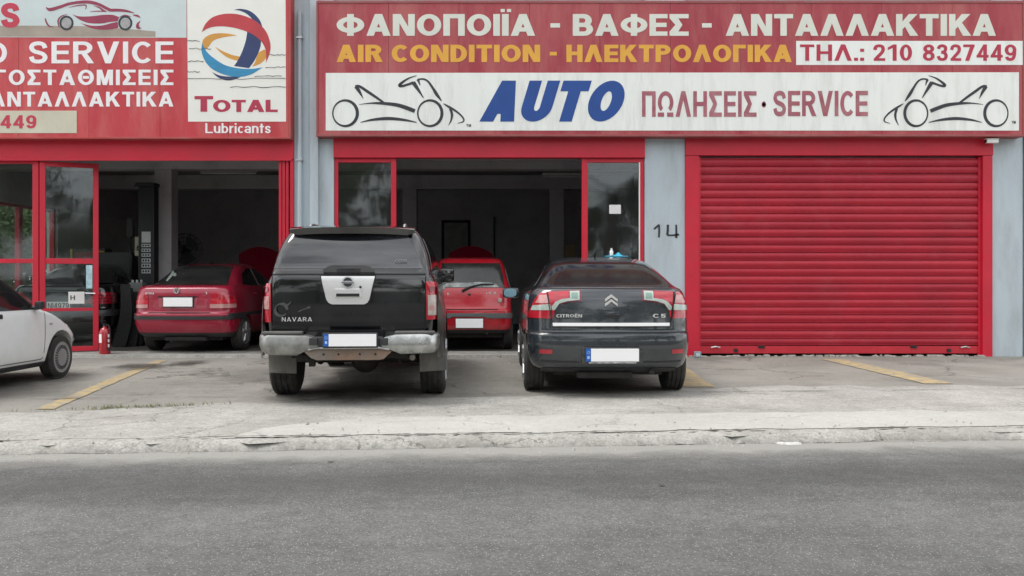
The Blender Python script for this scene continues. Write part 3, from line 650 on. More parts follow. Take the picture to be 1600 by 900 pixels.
wp = MB(); polypx(wp, [(292, -44), (446, -44), (447, 190), (294, 190)], SY, .0024); wp.build('white_field', mat('cream white print', (.78, .78, .72), .45, var=.03), S1)
wp = MB(); polypx(wp, [(-200, 173), (120, 173), (120, 208), (-200, 208)], SY, .004); wp.build('number_plate_field', mat('aged cream film', (.56, .53, .42), .6, var=.1), S1)
Yw = SY-.0025
gs_ = MB(); P = [(-200, 57), (243, 57.5), (243, 49), (150, 41), (40, 40), (-200, 41)]; polypx(gs_, P, Yw, .001); gs_.build('ground_print', mat('brown printed ground', (.33, .28, .23), .5, var=.25, vs_=1.5), S1)
LW = mat('white letters', (.80, .80, .80), .45, var=.03)
words([('AUTO', -125, 11, 66, 99, .2, .12), ('SERVICE', 45, 271, 65, 99, .19, .14), ('ΓΟΣΤΑΘΜΙΣΕΙΣ', -8, 271, 109, 133, .21, .16), ('ΑΝΤΑΛΛΑΚΤΙΚΑ', -15, 271, 143.5, 166.5, .21, .14), ('Lubricants', 321, 423, 192.5, 208, .155, .09)], LW, S1, SY)
LR2 = mat('faded red letters', (.50, .035, .07), .5, var=.06)
words([('S', 1, 31, 5, 43, .25)], LR2, S1, Yw)
words([('8327449', -76, 57, 180, 200.5, .2, .13)], LR2, S1, SY-.004)
mb = MB(); letters(mb, 'T', 304, 333, 150, 174.5, Yw, .25); letters(mb, 'OTAL', 333, 434, 156, 175, Yw, .24, .06); mb.build('lettering', mat('crimson letters', (.42, .03, .07), .45, var=.05), S1)
# round emblem: interlaced ribbons
def ribbon(name, outer, inner, m, y):
    O = catmull([(a, b) for a, b in outer], 6); I = catmull([(a, b) for a, b in inner], 6); n = len(O); mb = MB()
    Z = lambda p: (PX(290+p[0]/4.09, SY), PZ(p[1]/4.09, SY))
    for i in range(n-1):
        mb.prism([Z(O[i]), Z(O[i+1]), Z(I[i+1]), Z(I[i])], 'y', Yw+.001, y)
    mb.build(name, m, S1)
navy = mat('navy print', (.022, .04, .13), .45); redp = mat('red ribbon print', (.46, .04, .05), .45); blu = mat('sky blue print', (.03, .24, .44), .45, var=.15, vs_=3, stretch=(1, 1, 4)); org = mat('amber print', (.62, .30, .05), .45)
ribbon('emblem_ribbon', [(312, 62), (350, 57), (400, 66), (440, 90), (475, 130), (490, 170)], [(312, 63), (345, 68), (385, 85), (415, 110), (440, 140), (488, 172)], navy, Yw-.002)
ribbon('emblem_ribbon', [(395, 200), (385, 260), (362, 330), (335, 385), (310, 422)], [(482, 245), (480, 290), (462, 345), (435, 395), (405, 436)], navy, Yw-.0024)
ribbon('emblem_ribbon', [(165, 455), (200, 490), (250, 512), (300, 512), (352, 492)], [(165, 457), (205, 478), (250, 488), (300, 490), (352, 490)], navy, Yw-.0018)
ribbon('emblem_ribbon', [(103, 205), (130, 150), (180, 108), (260, 88), (350, 95), (440, 130), (510, 195), (540, 270), (540, 330), (515, 400)], [(103, 206), (140, 183), (190, 170), (260, 170), (340, 185), (420, 215), (475, 255), (505, 300), (515, 345), (515, 400)], redp, Yw-.003)
ribbon('emblem_ribbon', [(122, 320), (108, 280), (120, 245), (170, 218), (250, 213), (328, 226)], [(124, 321), (150, 295), (175, 262), (215, 245), (270, 234), (328, 227)], org, Yw-.002)
ribbon('emblem_ribbon', [(190, 300), (240, 328), (300, 352), (350, 362)], [(190, 301), (235, 345), (285, 375), (340, 390)], org, Yw-.0016)
ribbon('emblem_ribbon', [(505, 315), (522, 340), (515, 370), (480, 405), (430, 426)], [(500, 318), (470, 335), (455, 365), (445, 395), (428, 425)], org, Yw-.0016)
ribbon('emblem_ribbon', [(106, 275), (103, 330), (125, 390), (170, 440), (250, 478), (340, 492), (420, 475), (492, 430)], [(106, 276), (135, 330), (185, 375), (250, 415), (310, 432), (370, 440), (430, 440), (492, 430)], blu, Yw-.0032)
ck = MB()   # cracks in the film
for y0, a, b in ((78, 296, 330), (98, 294, 318), (125, 292, 446), (121, 398, 440), (138, 360, 446), (107, 415, 446), (88, 420, 446), (66, 292, 312), (114, 292, 312)):
    n = 9; pathpoly(ck, [(a+(b-a)*i/n, y0-10+random.uniform(-1, 1)+8, .5+.6*random.random()) for i in range(n+1)], Yw, cs, th=.0042, k=2)
ck.build('film_crack', mat('dark film crack', (.10, .10, .10), .8), S1)
# car drawing on the left sign
mb = MB(); cc = lambda a, b: cs(50+a/7.62, b/7.62)
BR = mat('maroon print', (.27, .03, .07), .45, var=.15)
for P in ([(170, 88, 6), (215, 115, 28), (330, 85, 26), (450, 45, 24), (600, 25, 26), (700, 28, 28), (800, 55, 26), (880, 95, 26), (940, 125, 28)], [(940, 122, 26), (1040, 122, 24), (1130, 132, 20), (1220, 155, 4)],
          [(440, 92, 2), (530, 70, 8), (640, 62, 10), (638, 112, 4)], [(735, 68, 2), (800, 90, 12), (850, 125, 18), (890, 138, 4)], [(690, 138, 2), (780, 134, 8), (880, 136, 6)],
          [(1205, 180, 8), (1260, 190, 18), (1292, 212, 2)], [(1292, 250, 3), (1262, 285, 20), (1262, 325, 30), (1300, 338, 4)], [(160, 220, 10), (175, 270, 14), (205, 310, 12), (260, 322, 2)],
          [(420, 172, 4), (350, 195, 10), (312, 250, 14), (325, 330, 6)], [(1040, 205, 3), (1110, 182, 10), (1180, 200, 3)]):
    mb = MB(); P = [(a_, b_, w_*1.35) for a_, b_, w_ in P]; pathpoly(mb, P, Yw, cc, th=.003+random.random()*.001); mb.build('drawing_stroke', BR, S1)
mb = MB(); O = catmull([(485, 170), (560, 195), (700, 195), (850, 178), (960, 178), (1040, 205)], 6); I = catmull([(485, 172), (570, 235), (680, 275), (830, 280), (930, 262), (1020, 255)], 6)
for i in range(len(O)-1): mb.prism([cc(*O[i]), cc(*O[i+1]), cc(*I[i+1]), cc(*I[i])], 'y', Yw+.001, Yw-.0025)
O = catmull([(580, 275), (700, 305), (830, 305), (950, 275), (1020, 262)], 6); I = catmull([(582, 277), (690, 330), (800, 352), (930, 352), (1030, 330)], 6)
for i in range(len(O)-1): mb.prism([cc(*O[i]), cc(*O[i+1]), cc(*I[i+1]), cc(*I[i])], 'y', Yw+.001, Yw-.0024)
mb.build('car_drawing', BR, S1)
for cx in (412, 1112):
    n = 28; mb = MB()
    pathpoly(mb, [(cx+72*math.cos(2*math.pi*i/n), 275+76*math.sin(2*math.pi*i/n), 24) for i in range(n)], Yw, lambda a, b: cc(a, b), th=.0035, k=1, closed=True)
    mb.build('drawing_wheel', LK, S1)
for cx in (412, 1112): mb = MB(); mb.prism([cc(cx+55*math.cos(2*math.pi*i/20), 275+58*math.sin(2*math.pi*i/20)) for i in range(20)], 'y', Yw+.001, Yw-.0022); mb.build('drawing_hub', mat('grey print', (.36, .35, .35), .5, var=.2, vs_=20), S1)

# ------------------------------------------------------------------ cars
def pchip(xs_, ys_, x):
    n = len(xs_); d = [(ys_[i+1]-ys_[i])/(xs_[i+1]-xs_[i]) for i in range(n-1)]
    def m(i):
        if i == 0: return d[0]
        if i == n-1: return d[-1]
        return 0 if d[i-1]*d[i] <= 0 else 2*d[i-1]*d[i]/(d[i-1]+d[i])
    i = min(int(x), n-2); t = x-i; h = 1
    m0, m1 = m(i), m(i+1)
    return (2*t**3-3*t*t+1)*ys_[i]+(t**3-2*t*t+t)*m0+(-2*t**3+3*t*t)*ys_[i+1]+(t**3-t*t)*m1
def loft(levels, sub=4, cr=.25, cf=.35, bow=.05, bowf=.12, taper=.03, extra=0., ns=44):
    """levels: (z, half width, rear y, front y[, rear corner radius]); outline of the plan at each height"""
    L = [tuple(l)+((cr,) if len(l) == 4 else ()) for l in levels]; U = list(range(len(L))); rows = []
    for i in range((len(L)-1)*sub+1):
        rows.append([pchip(U, [l[k] for l in L], i/sub) for k in range(5)])
    V = []; first = None
    for z, hw, yr, yf, c in rows:
        hw += extra; yr -= extra; yf += extra
        c = min(c, hw*.8, (yf-yr)*.3); f = min(cf, hw*.8, (yf-yr)*.3); H = []
        b_ = bow*(hw/.85)
        for k in range(8): x = (hw-c)*k/8; H.append((x, yr+b_*(x/hw)**2))
        y0 = yr+b_*((hw-c)/hw)**2
        for k in range(9):
            a = math.pi/2*k/8; H.append((hw-c+c*math.sin(a)**.9, y0+c*(1-max(0, math.cos(a))**.9)))
        ya = y0+c; yb = yf-bowf-f
        for k in range(1, ns): H.append((hw, ya+(yb-ya)*k/ns))
        for k in range(9):
            a = math.pi/2*k/8; H.append((hw-f+f*math.cos(a), yb+f*math.sin(a)))
        for k in range(1, 9): x = (hw-f)*(1-k/8); H.append((x, yf-bowf*((x/max(hw-f, .01))**2)))
        ym = (yr+yf)/2; half = (yf-yr)/2
        H = [(x*(1-taper*abs((y-ym)/half)**3), y) for x, y in H]
        ring = H+[(-x, y) for x, y in H[::-1][1:-1]]
        V += [(x, y, z) for x, y in ring]; N_ = len(ring)
    mb = MB(); M = len(rows)
    mb.add(V, [(i*N_+k, i*N_+(k+1) % N_, (i+1)*N_+(k+1) % N_, (i+1)*N_+k) for i in range(M-1) for k in range(N_)]+[tuple(range(N_))[::-1], tuple((M-1)*N_+k for k in range(N_))])
    if extra:   # lift the roof a touch too
        pass
    return mb.mesh('body')
class Car:
    def __init__(s, name, X, Y, z, rz, label, levels, kw, paint, group=None):
        s.root = empty(name, (X, Y, z), rz, label, 'car', group); s.lv = levels; s.kw = kw; s.X, s.Y, s.z = X, Y, z; s.rz = rz
        s.paint = paint; s.cache = {}
    def solid(s, e=0.):
        if e not in s.cache:
            lv = s.lv
            if e: lv = [(l[0]-(e if i == 0 else 0)+(e if i > len(lv)*.6 else 0),)+tuple(l[1:]) for i, l in enumerate(lv)]
            s.cache[e] = loft(lv, extra=e, **s.kw)
        return s.cache[e]
    def body(s, wheels, wr, mat_=None, well=.30, name='body', hwmax=1.2):
        me = s.solid().copy()
        mb = MB()
        for y, zc in wheels:
            for sg in (-1, 1):
                mb2 = MB(); a, b = sorted((sg*(s.hw-well), sg*hwmax)); mb2.lathe([(a, wr), (b, wr)], (0, y, zc), 'x', 36); me = boolean(me, mb2.mesh('w'), 'DIFFERENCE')
        s.b = link(name, me, mat_ or s.paint, s.root, 32); return s.b
    def q(s, px, py, d):
        """point of the rear view at distance d from the camera -> (x,z) in the car's own frame"""
        Y = d-CAMD; x, y = PX(px, Y)-s.X, Y-s.Y; x = x*math.cos(-s.rz)-y*math.sin(-s.rz)
        return (x, PZ(py, Y)-s.z)
    def Q(s, pts, d): return [s.q(p[0], p[1], p[2] if len(p) > 2 else d) for p in pts]
    def inlay(s, poly, m, name, e=.004, ax='y', a=-.5, b=.8, parent=None, smooth=32, label=None):
        p = MB(); p.prism(poly, ax, a, b)
        me = boolean(s.solid(e).copy(), p.mesh('p'), 'INTERSECT')
        if not len(me.polygons): print('EMPTY inlay', name, s.root.name); return None
        return link(name, me, m, parent or s.root, smooth, label)
    def sides(s, poly, m, name, e=.004, x0=.3, x1=1.3, sub=None, **k):
        out = []
        for sg in (-1, 1):
            a, b = sorted((sg*x0, sg*x1)); out.append(s.inlay(poly, m, name, e, 'x', a, b, **k))
        return out
    def mirror_poly(s, P): return [(-x, z) for x, z in P][::-1]
def line(P, w):
    """closed thin polygon along a polyline"""
    q_ = strip(P, w); return [a[0] for a in q_]+[q_[-1][1], q_[-1][2]]+[a[3] for a in q_[::-1]]
def wheel(root, x, y, r, w, sg, rim='cap', nsp=5, rr=.64, rimm=None):
    """tyre with grooves; rim and hub are pieces of the wheel"""
    mb = MB(); g = .008
    prof = [(-w*.46, r*.62), (-w*.5, r*.72), (-w*.5, r*.86), (-w*.44, r*.965), (-w*.38, r)]
    for c in (-.22, 0, .22): prof += [(w*(c-.03), r), (w*(c-.025), r-g), (w*(c+.025), r-g), (w*(c+.03), r)]
    prof += [(w*.38, r), (w*.44, r*.965), (w*.5, r*.86), (w*.5, r*.72), (w*.46, r*.62)]
    mb.lathe(prof, (x, y, r), 'x', 40); t = mb.build('tyre', M_tyre, root, 35, local=True)
    o = sg*w*.5; R0 = r*rr; mb = MB()
    rp_ = [(o*.96, R0*1.04), (o*1.02, R0), (o*.92, R0*.9), (o*.55, R0*.86), (o*.5, .03)]
    mb.lathe(rp_, (x, y, r), 'x', 32)
    sl = MB()
    if rim == 'spoke':
        for k in range(nsp):
            a = 2*math.pi*k/nsp+.3; 
            c0 = Vector((x+o*.86, y+math.cos(a)*.03, r+math.sin(a)*.03)); c1 = Vector((x+o*.94, y+math.cos(a)*R0*.93, r+math.sin(a)*R0*.93))
            mb.tube([c0, c1], [.035, .028], 8)
        mb.lathe([(o*.7, .07), (o*.95, .06), (o*1.0, .03)], (x, y, r), 'x', 16)
    else:
        mb.lathe([(o*.6, R0*.86), (o*.98, R0*.74), (o*1.08, R0*.45), (o*1.06, R0*.12), (o*1.0, .004)], (x, y, r), 'x', 32)
        for k in range(26):
            a = 2*math.pi*k/26
            sl.tube([(x+o*1.03, y+math.cos(a)*R0*.58, r+math.sin(a)*R0*.58), (x+o*.97, y+math.cos(a)*R0*.80, r+math.sin(a)*R0*.80)], .008, 5)
    mb.build('rim', rimm or M_rim, t, 35, local=True)
    if sl.v: sl.build('rim_slot', M_black, t, 35, local=True)
    return t
def plate(car, px0, px1, py0, py1, d, y, strip_=True, text=None, blue_w=8):
    (x0, z1), (x1, z0) = car.q(px0, py0, d), car.q(px1, py1, d)
    mb = MB(); mb.box(x0-.012, x1+.012, y-.012, y+.03, z0-.014, z1+.012, .004); p = mb.build('number_plate', M_plast, car.root, local=True)
    xb_ = x0+(x1-x0)*(blue_w/(px1-px0)) if strip_ else x0
    MB().box(xb_, x1, y-.016, y-.0122, z0, z1, .001).build('plate_face', mat('white plate', (.88, .88, .88), .4, var=.01), p, local=True)
    if strip_:
        MB().box(x0, xb_-.001, y-.016, y-.0122, z0, z1, .001).build('plate_band', mat('blue plate band', (.01, .10, .42), .4), p, local=True)
        mb = MB(); cx = (x0+xb_)/2; w = (xb_-x0)*.22
        mb.box(cx-w, cx+w, y-.0172, y-.0161, z0+.2*(z1-z0), z0+.42*(z1-z0)); 
        for k in range(8): a = k*math.pi/4; mb.box(cx+w*1.1*math.cos(a)-.003, cx+w*1.1*math.cos(a)+.003, y-.0172, y-.0161, z0+.7*(z1-z0)+w*1.1*math.sin(a)-.003, z0+.7*(z1-z0)+w*1.1*math.sin(a)+.003)
        mb.build('plate_print', mat('pale blue print', (.35, .5, .75), .5), p, local=True)
    if text:
        mb = MB(); letters(mb, text, 0, 1, 0, 1, y-.017, .16, .14, conv=lambda a, b: (x0+.02+(x1-x0-.04)*a, z1-.02-(z1-z0-.04)*b), th=.002); mb.build('plate_print', LK, p, local=True)
    return p
def badge(car, text, px0, px1, py0, py1, d, y, m, t=.2, gap=.12, name='badge', parent=None, th=.004):
    (x0, z1), (x1, z0) = car.q(px0, py0, d), car.q(px1, py1, d)
    mb = MB(); letters(mb, text, 0, 1, 0, 1, y, t, gap, conv=lambda a, b: (x0+(x1-x0)*a, z1+(z0-z1)*b), th=th); return mb.build(name, m, parent or car.root, local=True)
def seg(mb, pts, w, y, th=.004):
    for q_ in strip(pts, w): mb.prism(q_, 'y', y+.012, y-th)
M_tyre = mat('dusty tyre rubber', (.022, .021, .02), .85, var=.25, vs_=9, dirt=(.10, .095, .085, .55), dn=.5, ds=4)
M_rim = mat('dull alloy', (.42, .43, .44), .38, metal=.7, var=.15, dirt=(.12, .11, .1, .5))
M_under = mat('grimy underbody', (.022, .020, .018), .9, var=.4, vs_=8, bump=.4, dirt=(.07, .06, .05, .6))
P_black = mat('black car paint', (.004, .0045, .0055), .12, coat=1, var=.2, dirt=(.06, .062, .06, .22), dn=.56, ds=1.2, spec=.5)
P_wing = mat('muddy black wing', (.012, .012, .013), .25, coat=.4, var=.2, dirt=(.13, .125, .11, .8), dn=.46, ds=2.6)
P_dgrey = mat('dark blue grey car paint', (.020, .026, .032), .2, coat=1, var=.15, dirt=(.085, .09, .088, .30), dn=.55, ds=1.4)
P_red = mat('dusty dark red car paint', (.30, .006, .030), .3, coat=.8, var=.1, dirt=(.34, .10, .11, .3), dn=.56)
P_red2 = mat('bright red car paint', (.46, .010, .022), .28, coat=.9, var=.08, dirt=(.42, .10, .10, .3), dn=.58)
P_white = mat('white car paint', (.78, .80, .80), .28, coat=.6, var=.03, dirt=(.45, .46, .45, .3), dn=.6)
G_dark = mat('tinted car glass', (.012, .013, .014), .04, var=.2, spec=.9, dirt=(.05, .05, .048, .3), dn=.55, ds=2)
G_dark2 = mat('dusty car glass', (.018, .020, .019), .12, var=.3, spec=.6, dirt=(.07, .07, .063, .4), dn=.5, ds=2)
LT_red = mat('red lamp lens', (.40, .008, .022), .15, coat=1, var=.25, vs_=12); LT_clr = mat('clear lamp lens', (.42, .36, .33), .15, coat=1, var=.25, vs_=18); LT_pink = mat('pale red lens', (.50, .24, .23), .2, coat=1, var=.2, vs_=14)
LT_grn = mat('smoky green lens strip', (.36, .43, .39), .2, coat=1, var=.2, vs_=12); LT_dred = mat('deep red lens rim', (.16, .006, .02), .15, coat=1)
GAP = mat('dark panel gap', (.004, .004, .004), .8)

# ---- black pickup with a hard top
NX, NY = -1.62, -5.52
nv = [(.50, .82, .16, 4.85), (.60, .86, .09, 4.95), (.75, .885, .055, 5.0), (1.0, .89, .035, 4.95, .17), (1.15, .875, .035, 4.3, .16), (1.27, .84, .045, 3.9, .15), (1.305, .815, .055, 3.75, .15), (1.33, .812, .062, 3.7, .14),
      (1.40, .80, .10, 3.6, .13), (1.5, .78, .14, 3.35, .13), (1.65, .725, .21, 3.0, .13), (1.74, .675, .27, 2.8, .14), (1.785, .63, .33, 2.65, .16), (1.812, .57, .43, 2.5, .2), (1.828, .45, .75, 2.3, .2)]
C = Car('parked_pickup', NX, NY, 0, R(3.2), 'black pickup with closed hard top, silver bumper and bare rusty beam, parked tail out', nv, dict(cr=.16, bow=.04, cf=.4, taper=.015), P_black)
C.hw = .89; d = 8.52
C.body([(.95, .39), (4.1, .39)], .46, well=.34)
gl = C.inlay(C.Q([(427.5, 419.5, 8.62), (661, 419.5, 8.62), (636, 364.5, 8.8), (461, 364.5, 8.8)], d), mat('canopy glass with painted reflections', (.010, .011, .013), .05, coat=.7, spec=.7, var=.4, vs_=1.5, dirt=(.06, .065, .072, .6), dn=.5, ds=1.8, stretch=(.4, 1, 3.5)), 'rear_window', .004, b=.7)  # grey-blue streaks are sky reflections painted into the glass colour
# tinted-window swirl mark, canopy seam and handle
badge(C, 'CO', 618, 628, 405.5, 410, 8.66, .105, mat('pale window decal', (.30, .32, .33), .6), .1, name='decal'); badge(C, 'OS', 627, 636, 405, 409, 8.66, .105, MAT['pale window decal'], .1, name='decal')
C.inlay(C.Q([(424, 427.5), (664.5, 427.5), (664.5, 430), (424, 430)], 8.55), GAP, 'tailgate_gap', .002, b=.3)
hump = MB(); xs_ = [C.q(p, 0, d)[0] for p in (505, 513, 520, 570, 577, 585)]; z0_ = C.q(0, 421, d)[1]; zt_ = C.q(0, 414.5, d)[1]
hump.prism([(xs_[0], z0_-.03), (xs_[5], z0_-.03), (xs_[5], z0_), (xs_[4], zt_-.01), (xs_[3], zt_), (xs_[2], zt_), (xs_[1], zt_-.01), (xs_[0], z0_)], 'y', .045, .14); hump.build('handle_bulge', P_black, C.root, local=True)
(a, b_), (c, e_) = C.q(526, 418.5, d), C.q(563, 425, d); MB().box(a, c, .030, .05, e_, b_, .008).build('window_handle', M_plast, C.root, local=True)
(a, b_), (c, e_) = C.q(531, 419, d), C.q(558, 420.5, d); MB().box(a, c, .024, .04, e_, b_, .004).build('window_handle', M_plast, C.root, local=True)
for pts in ([(423.5, 431), (425, 431), (425.5, 515), (424, 515)], [(664, 431), (665.5, 431), (663.5, 515), (662, 515)]): C.inlay(C.Q(pts, 8.52), GAP, 'tailgate_gap', .002, b=.3)
C.inlay(C.Q([(424, 515), (663, 515), (663, 518), (424, 518)], 8.55), GAP, 'tailgate_gap', .002, b=.3)
# silver tailgate plate with recess
C.inlay(C.Q([(500.5, 430.5), (587, 430.5), (584.5, 443), (578.5, 469), (575, 475), (570, 477.5), (518, 477.5), (513, 475), (509, 469), (502.5, 443)], d), GAP, 'plate_edge', .005, b=.3)
sp = C.inlay(C.Q([(502, 431.5), (585.5, 431.5), (583, 442), (577, 468), (574, 473), (569, 475.5), (519, 475.5), (514, 473), (510.5, 468), (504, 442)], d), mat('satin chrome plate', (.72, .72, .71), .3, metal=.55, var=.05, dirt=(.4, .4, .38, .4), dn=.6), 'handle_plate', .012, b=.3)
(a, b_), (c, e_) = C.q(524, 451, d), C.q(565, 464.5, d); yb_ = .018
mb = MB(); mb.box(a, c, yb_-.006, yb_+.02, e_, b_, .006); mb.build('handle_recess', mat('satin chrome plate', (1,)*3), sp, local=True)
(a, b_), (c, e_) = C.q(526, 458.5, d), C.q(562, 463.5, d); MB().box(a, c, yb_-.009, yb_, e_, b_, .003).build('handle_slot', M_black, sp, local=True)
(a, b_), (c, e_) = C.q(535, 439, d), C.q(553.5, 443, d)
mb = MB(); cx, cz = C.q(544.2, 441, d); rg = .052
mb.v = []; P = [(cx+rg*math.cos(2*math.pi*k/28), cz+rg*math.sin(2*math.pi*k/28), .012) for k in range(28)]
for q_ in strip(P, .012, True): mb.prism(q_, 'y', yb_, yb_-.014)
mb.build('emblem', M_chrome, sp, local=True)
mb = MB(); mb.prism([(p[0], p[1]) for p in P], 'y', yb_, yb_-.008); mb.build('emblem_disc', M_plast, sp, local=True); MB().box(cx-.063, cx+.063, yb_-.017, yb_-.004, cz-.012, cz+.012, .002).build('emblem', M_chrome, sp, local=True)
mb = MB(); letters(mb, 'NISSAN', 0, 1, 0, 1, yb_-.0172, .2, conv=lambda a, b: (cx-.055+.11*a, cz+.009-.018*b), th=.001); mb.build('emblem_print', LK, sp, local=True)
mb = MB(); kx, kz = C.q(563.5, 448.5, d); mb.lathe([(-.012, .012), (.01, .012)], (kx, yb_, kz), 'y', 14); mb.build('lock', M_black, sp, local=True)
SILV = mat('silver badge', (.70, .70, .68), .3, metal=.4, var=.05)
badge(C, 'NAVARA', 441.5, 488, 495.5, 502, d, .045, SILV, .15, .22)
mb = MB(); cx, cz = C.q(440.5, 484, d)      # pale swirl sticker
pathp = [(cx+.06*math.cos(a), cz+.06*math.sin(a), .022+.01*math.sin(2*a)) for a in [i*.35 for i in range(17)]]
for q_ in strip(pathp, 0): mb.prism(q_, 'y', .06, .040)
for q_ in strip([(cx+.05, cz+.04, .02), (cx+.08, cz+.06, .014), (cx+.10, cz+.085, .004)], 0): mb.prism(q_, 'y', .06, .0395)
mb.build('sticker', mat('worn grey sticker', (.055, .058, .06), .6, var=.5, vs_=12), C.root, local=True)
mb = MB(); a0 = C.q(467, 486, d); 
for q_ in strip([(*C.q(467, 487, d), .012), (*C.q(473, 484, d), .009), (*C.q(480, 481.5, d), .015), (*C.q(485, 479.5, d), .022)], 0): mb.prism(q_, 'y', .06, .0395)
mb.build('scratch', MAT['worn grey sticker'], C.root, local=True)
# tail lamps
for sg, P in ((-1, [(405.2, 443.5), (422.8, 442.5), (424, 470), (424, 503.5), (408, 503.5), (404, 495), (404, 455)]), (1, [(664.8, 439.5), (681, 441.5), (685, 455), (685.5, 490), (682, 499), (666, 500), (665.5, 470)])):
    PP = C.Q(P, 8.52)
    if sg < 0: PP = [(-1.0 if x < -.85 else x, z) for x, z in PP]
    else: PP = [(1.0 if x > .80 else x, z) for x, z in PP]
    tl_ = C.inlay(PP, LT_red, 'tail_lamp', .014, b=.42)
    ins = [(408, 463), (421, 463), (421.5, 483), (409, 483)] if sg < 0 else [(668, 461), (681.5, 461), (681.5, 493), (668.5, 493)]
    C.inlay(C.Q(ins, 8.52), LT_clr if sg > 0 else LT_pink, 'lamp_lens', .0175, b=.2, parent=tl_)
    for yy, rr_ in ((452, 4.2), (472 if sg < 0 else 481, 3.6)):
        lx = 674.5 if sg > 0 else 415
        C.inlay(C.Q([(lx+rr_*math.cos(k*.524), yy+rr_*1.15*math.sin(k*.524)) for k in range(12)][::-1], 8.52), LT_dred if yy == 452 else LT_pink, 'lamp_bulb', .020, b=.2, parent=tl_)
# bumper
bl = Car('tmp', NX, NY, 0, C.rz, None, [(.50, .80, -.05, .42), (.525, .85, -.10, .44), (.58, .885, -.13, .46), (.62, .893, -.137, .46), (.685, .893, -.13, .46), (.715, .88, -.12, .45), (.722, .86, -.10, .44)], dict(cr=.17, bow=.05, cf=.03, bowf=.01, taper=.0, ns=14), None)
bpy.data.objects.remove(bl.root); bl.root = C.root
DCH = mat('dirty chrome', (.50, .51, .50), .22, metal=.9, var=.15, vs_=4, bump=.15, bs=14, dirt=(.15, .145, .13, .75), dn=.47, ds=2.2)
bp = bl.inlay(bl.Q([(380, 564), (472, 566), (487, 573), (487, 611), (472, 624), (462, 635), (470, 640), (470, 652), (380, 650)], 8.4)[:] if False else bl.Q([(380, 523), (478, 524), (492, 528), (498, 532), (498, 541), (480, 547), (463, 556), (380, 554)], 8.4), DCH, 'bumper', 0, a=-.3, b=.6)
bl.inlay(bl.Q([(710, 521), (618, 523), (601, 527), (596.5, 531), (596.5, 541), (611, 547), (626, 553.5), (710, 552)], 8.4), DCH, 'bumper', 0, a=-.3, b=.6)
bl.inlay(bl.Q([(487.5, 527), (596.5, 527), (596.5, 540), (585, 541.5), (500, 541.5), (487.5, 541)], 8.4), M_plast, 'bumper_centre', -.012, a=-.3, b=.25)
for a0, a1 in ((406, 478), (612, 684)):
    P = C.Q([(a0, 517.5), (a1, 516.5), (a1, 524), (a0, 523)], 8.43); xa_, xb_ = P[0][0], P[1][0]
    mb = MB(); mb.box(xa_+.03, xb_-.03, -.08, .03, .715, .745, .012); mb.build('bumper_step', mat('scuffed step rubber', (.05, .052, .052), .6, var=.3, dirt=(.16, .155, .145, .7), dn=.48), C.root, local=True)
for a0, a1, t0 in ((484.5, 497.5, 527.5), (593.5, 606.5, 528)):
    (a, b_), (c, e_) = C.q(a0, t0, 8.38), C.q(a1, t0+11.5, 8.38); MB().box(a, c, -.145, -.1, e_, b_, .008).build('plate_lamp', M_plast, C.root, local=True)
plate(C, 507, 588.5, 521.5, 540.5, 8.36, -.155)
RUST = mat('bare rusty steel', (.26, .17, .12), .75, metal=.2, var=.25, vs_=5, bump=.4, dirt=(.22, .21, .19, .8), dn=.45, ds=3)
P = C.Q([(477, 549), (484, 545), (604, 544), (612, 549), (600, 560.5), (592, 562), (497, 562), (488, 559)], 8.42); bmf = MB(); bmf.prism(P, 'y', -.10, -.085)
P2 = C.Q([(477, 549), (612, 549), (604, 544), (484, 545)], 8.42); bmf.box(C.q(482, 0, 8.4)[0], C.q(607, 0, 8.4)[0], -.10, .03, C.q(0, 545, 8.42)[1], C.q(0, 543.5, 8.42)[1], .003)
bs = bmf.build('bumper_beam', RUST, C.root, local=True)
mb = MB()
for px in (507, 530, 563, 587): (a, b_) = C.q(px, 553, 8.42); mb.lathe([(-.104, .011), (-.098, .011)], (a, 0, b_), 'y', 12)
mb.build('bolt_hole', M_black, bs, local=True)
lip = MB(); P = C.Q([(483, 546.5), (497, 543.5), (592, 543), (608, 546)], 8.40)
lip.tube([(x, -.115, z) for x, z in P], .012, 8); lip.build('beam_lip', DCH, bs, 40, local=True)
# mud flaps, underbody, exhaust, axle, wheels
FLAP = mat('dirty mud flap', (.10, .10, .095), .7, var=.3, vs_=5, dirt=(.22, .21, .19, .9), dn=.42, ds=3, stretch=(1, 1, .5))
for P, dd in (([(413, 553), (457, 553), (457, 587), (414, 585)], 8.75), ([(653, 552), (697, 550), (696.5, 583), (654, 585)], 8.75)):
    mb = MB(); mb.prism(C.Q(P, dd), 'y', .50, .525); mb.build('mud_flap', FLAP, C.root, local=True)
ub = MB(); ub.box(-.42, -.34, .1, 4.6, .50, .62, .01); ub.box(.34, .42, .1, 4.6, .50, .62, .01); ub.box(-.6, .6, .15, .3, .46, .52, .01); ub.box(-.3, .5, 1.6, 2.6, .38, .52, .03); ub.build('chassis', M_under, C.root, local=True)
ax_ = MB(); ax_.tube([(-.78, .95, .39), (.78, .95, .39)], .05, 12); ax_.lathe([(-.16, .05), (-.1, .13), (0, .16), (.1, .13), (.16, .05)], (.05, .93, .39), 'y', 20)
for sg in (-1, 1): ax_.box(sg*.52-.04, sg*.52+.04, .35, 1.6, .42, .46, .008)
ax_.build('axle', M_under, C.root, 40, local=True)
ex = MB(); ex.tube([(.62, .08, .47), (.6, .4, .48), (.55, 1.3, .5)], .03, 12); ex.build('exhaust', mat('dull exhaust steel', (.2, .18, .16), .5, metal=.7), C.root, 40, local=True)
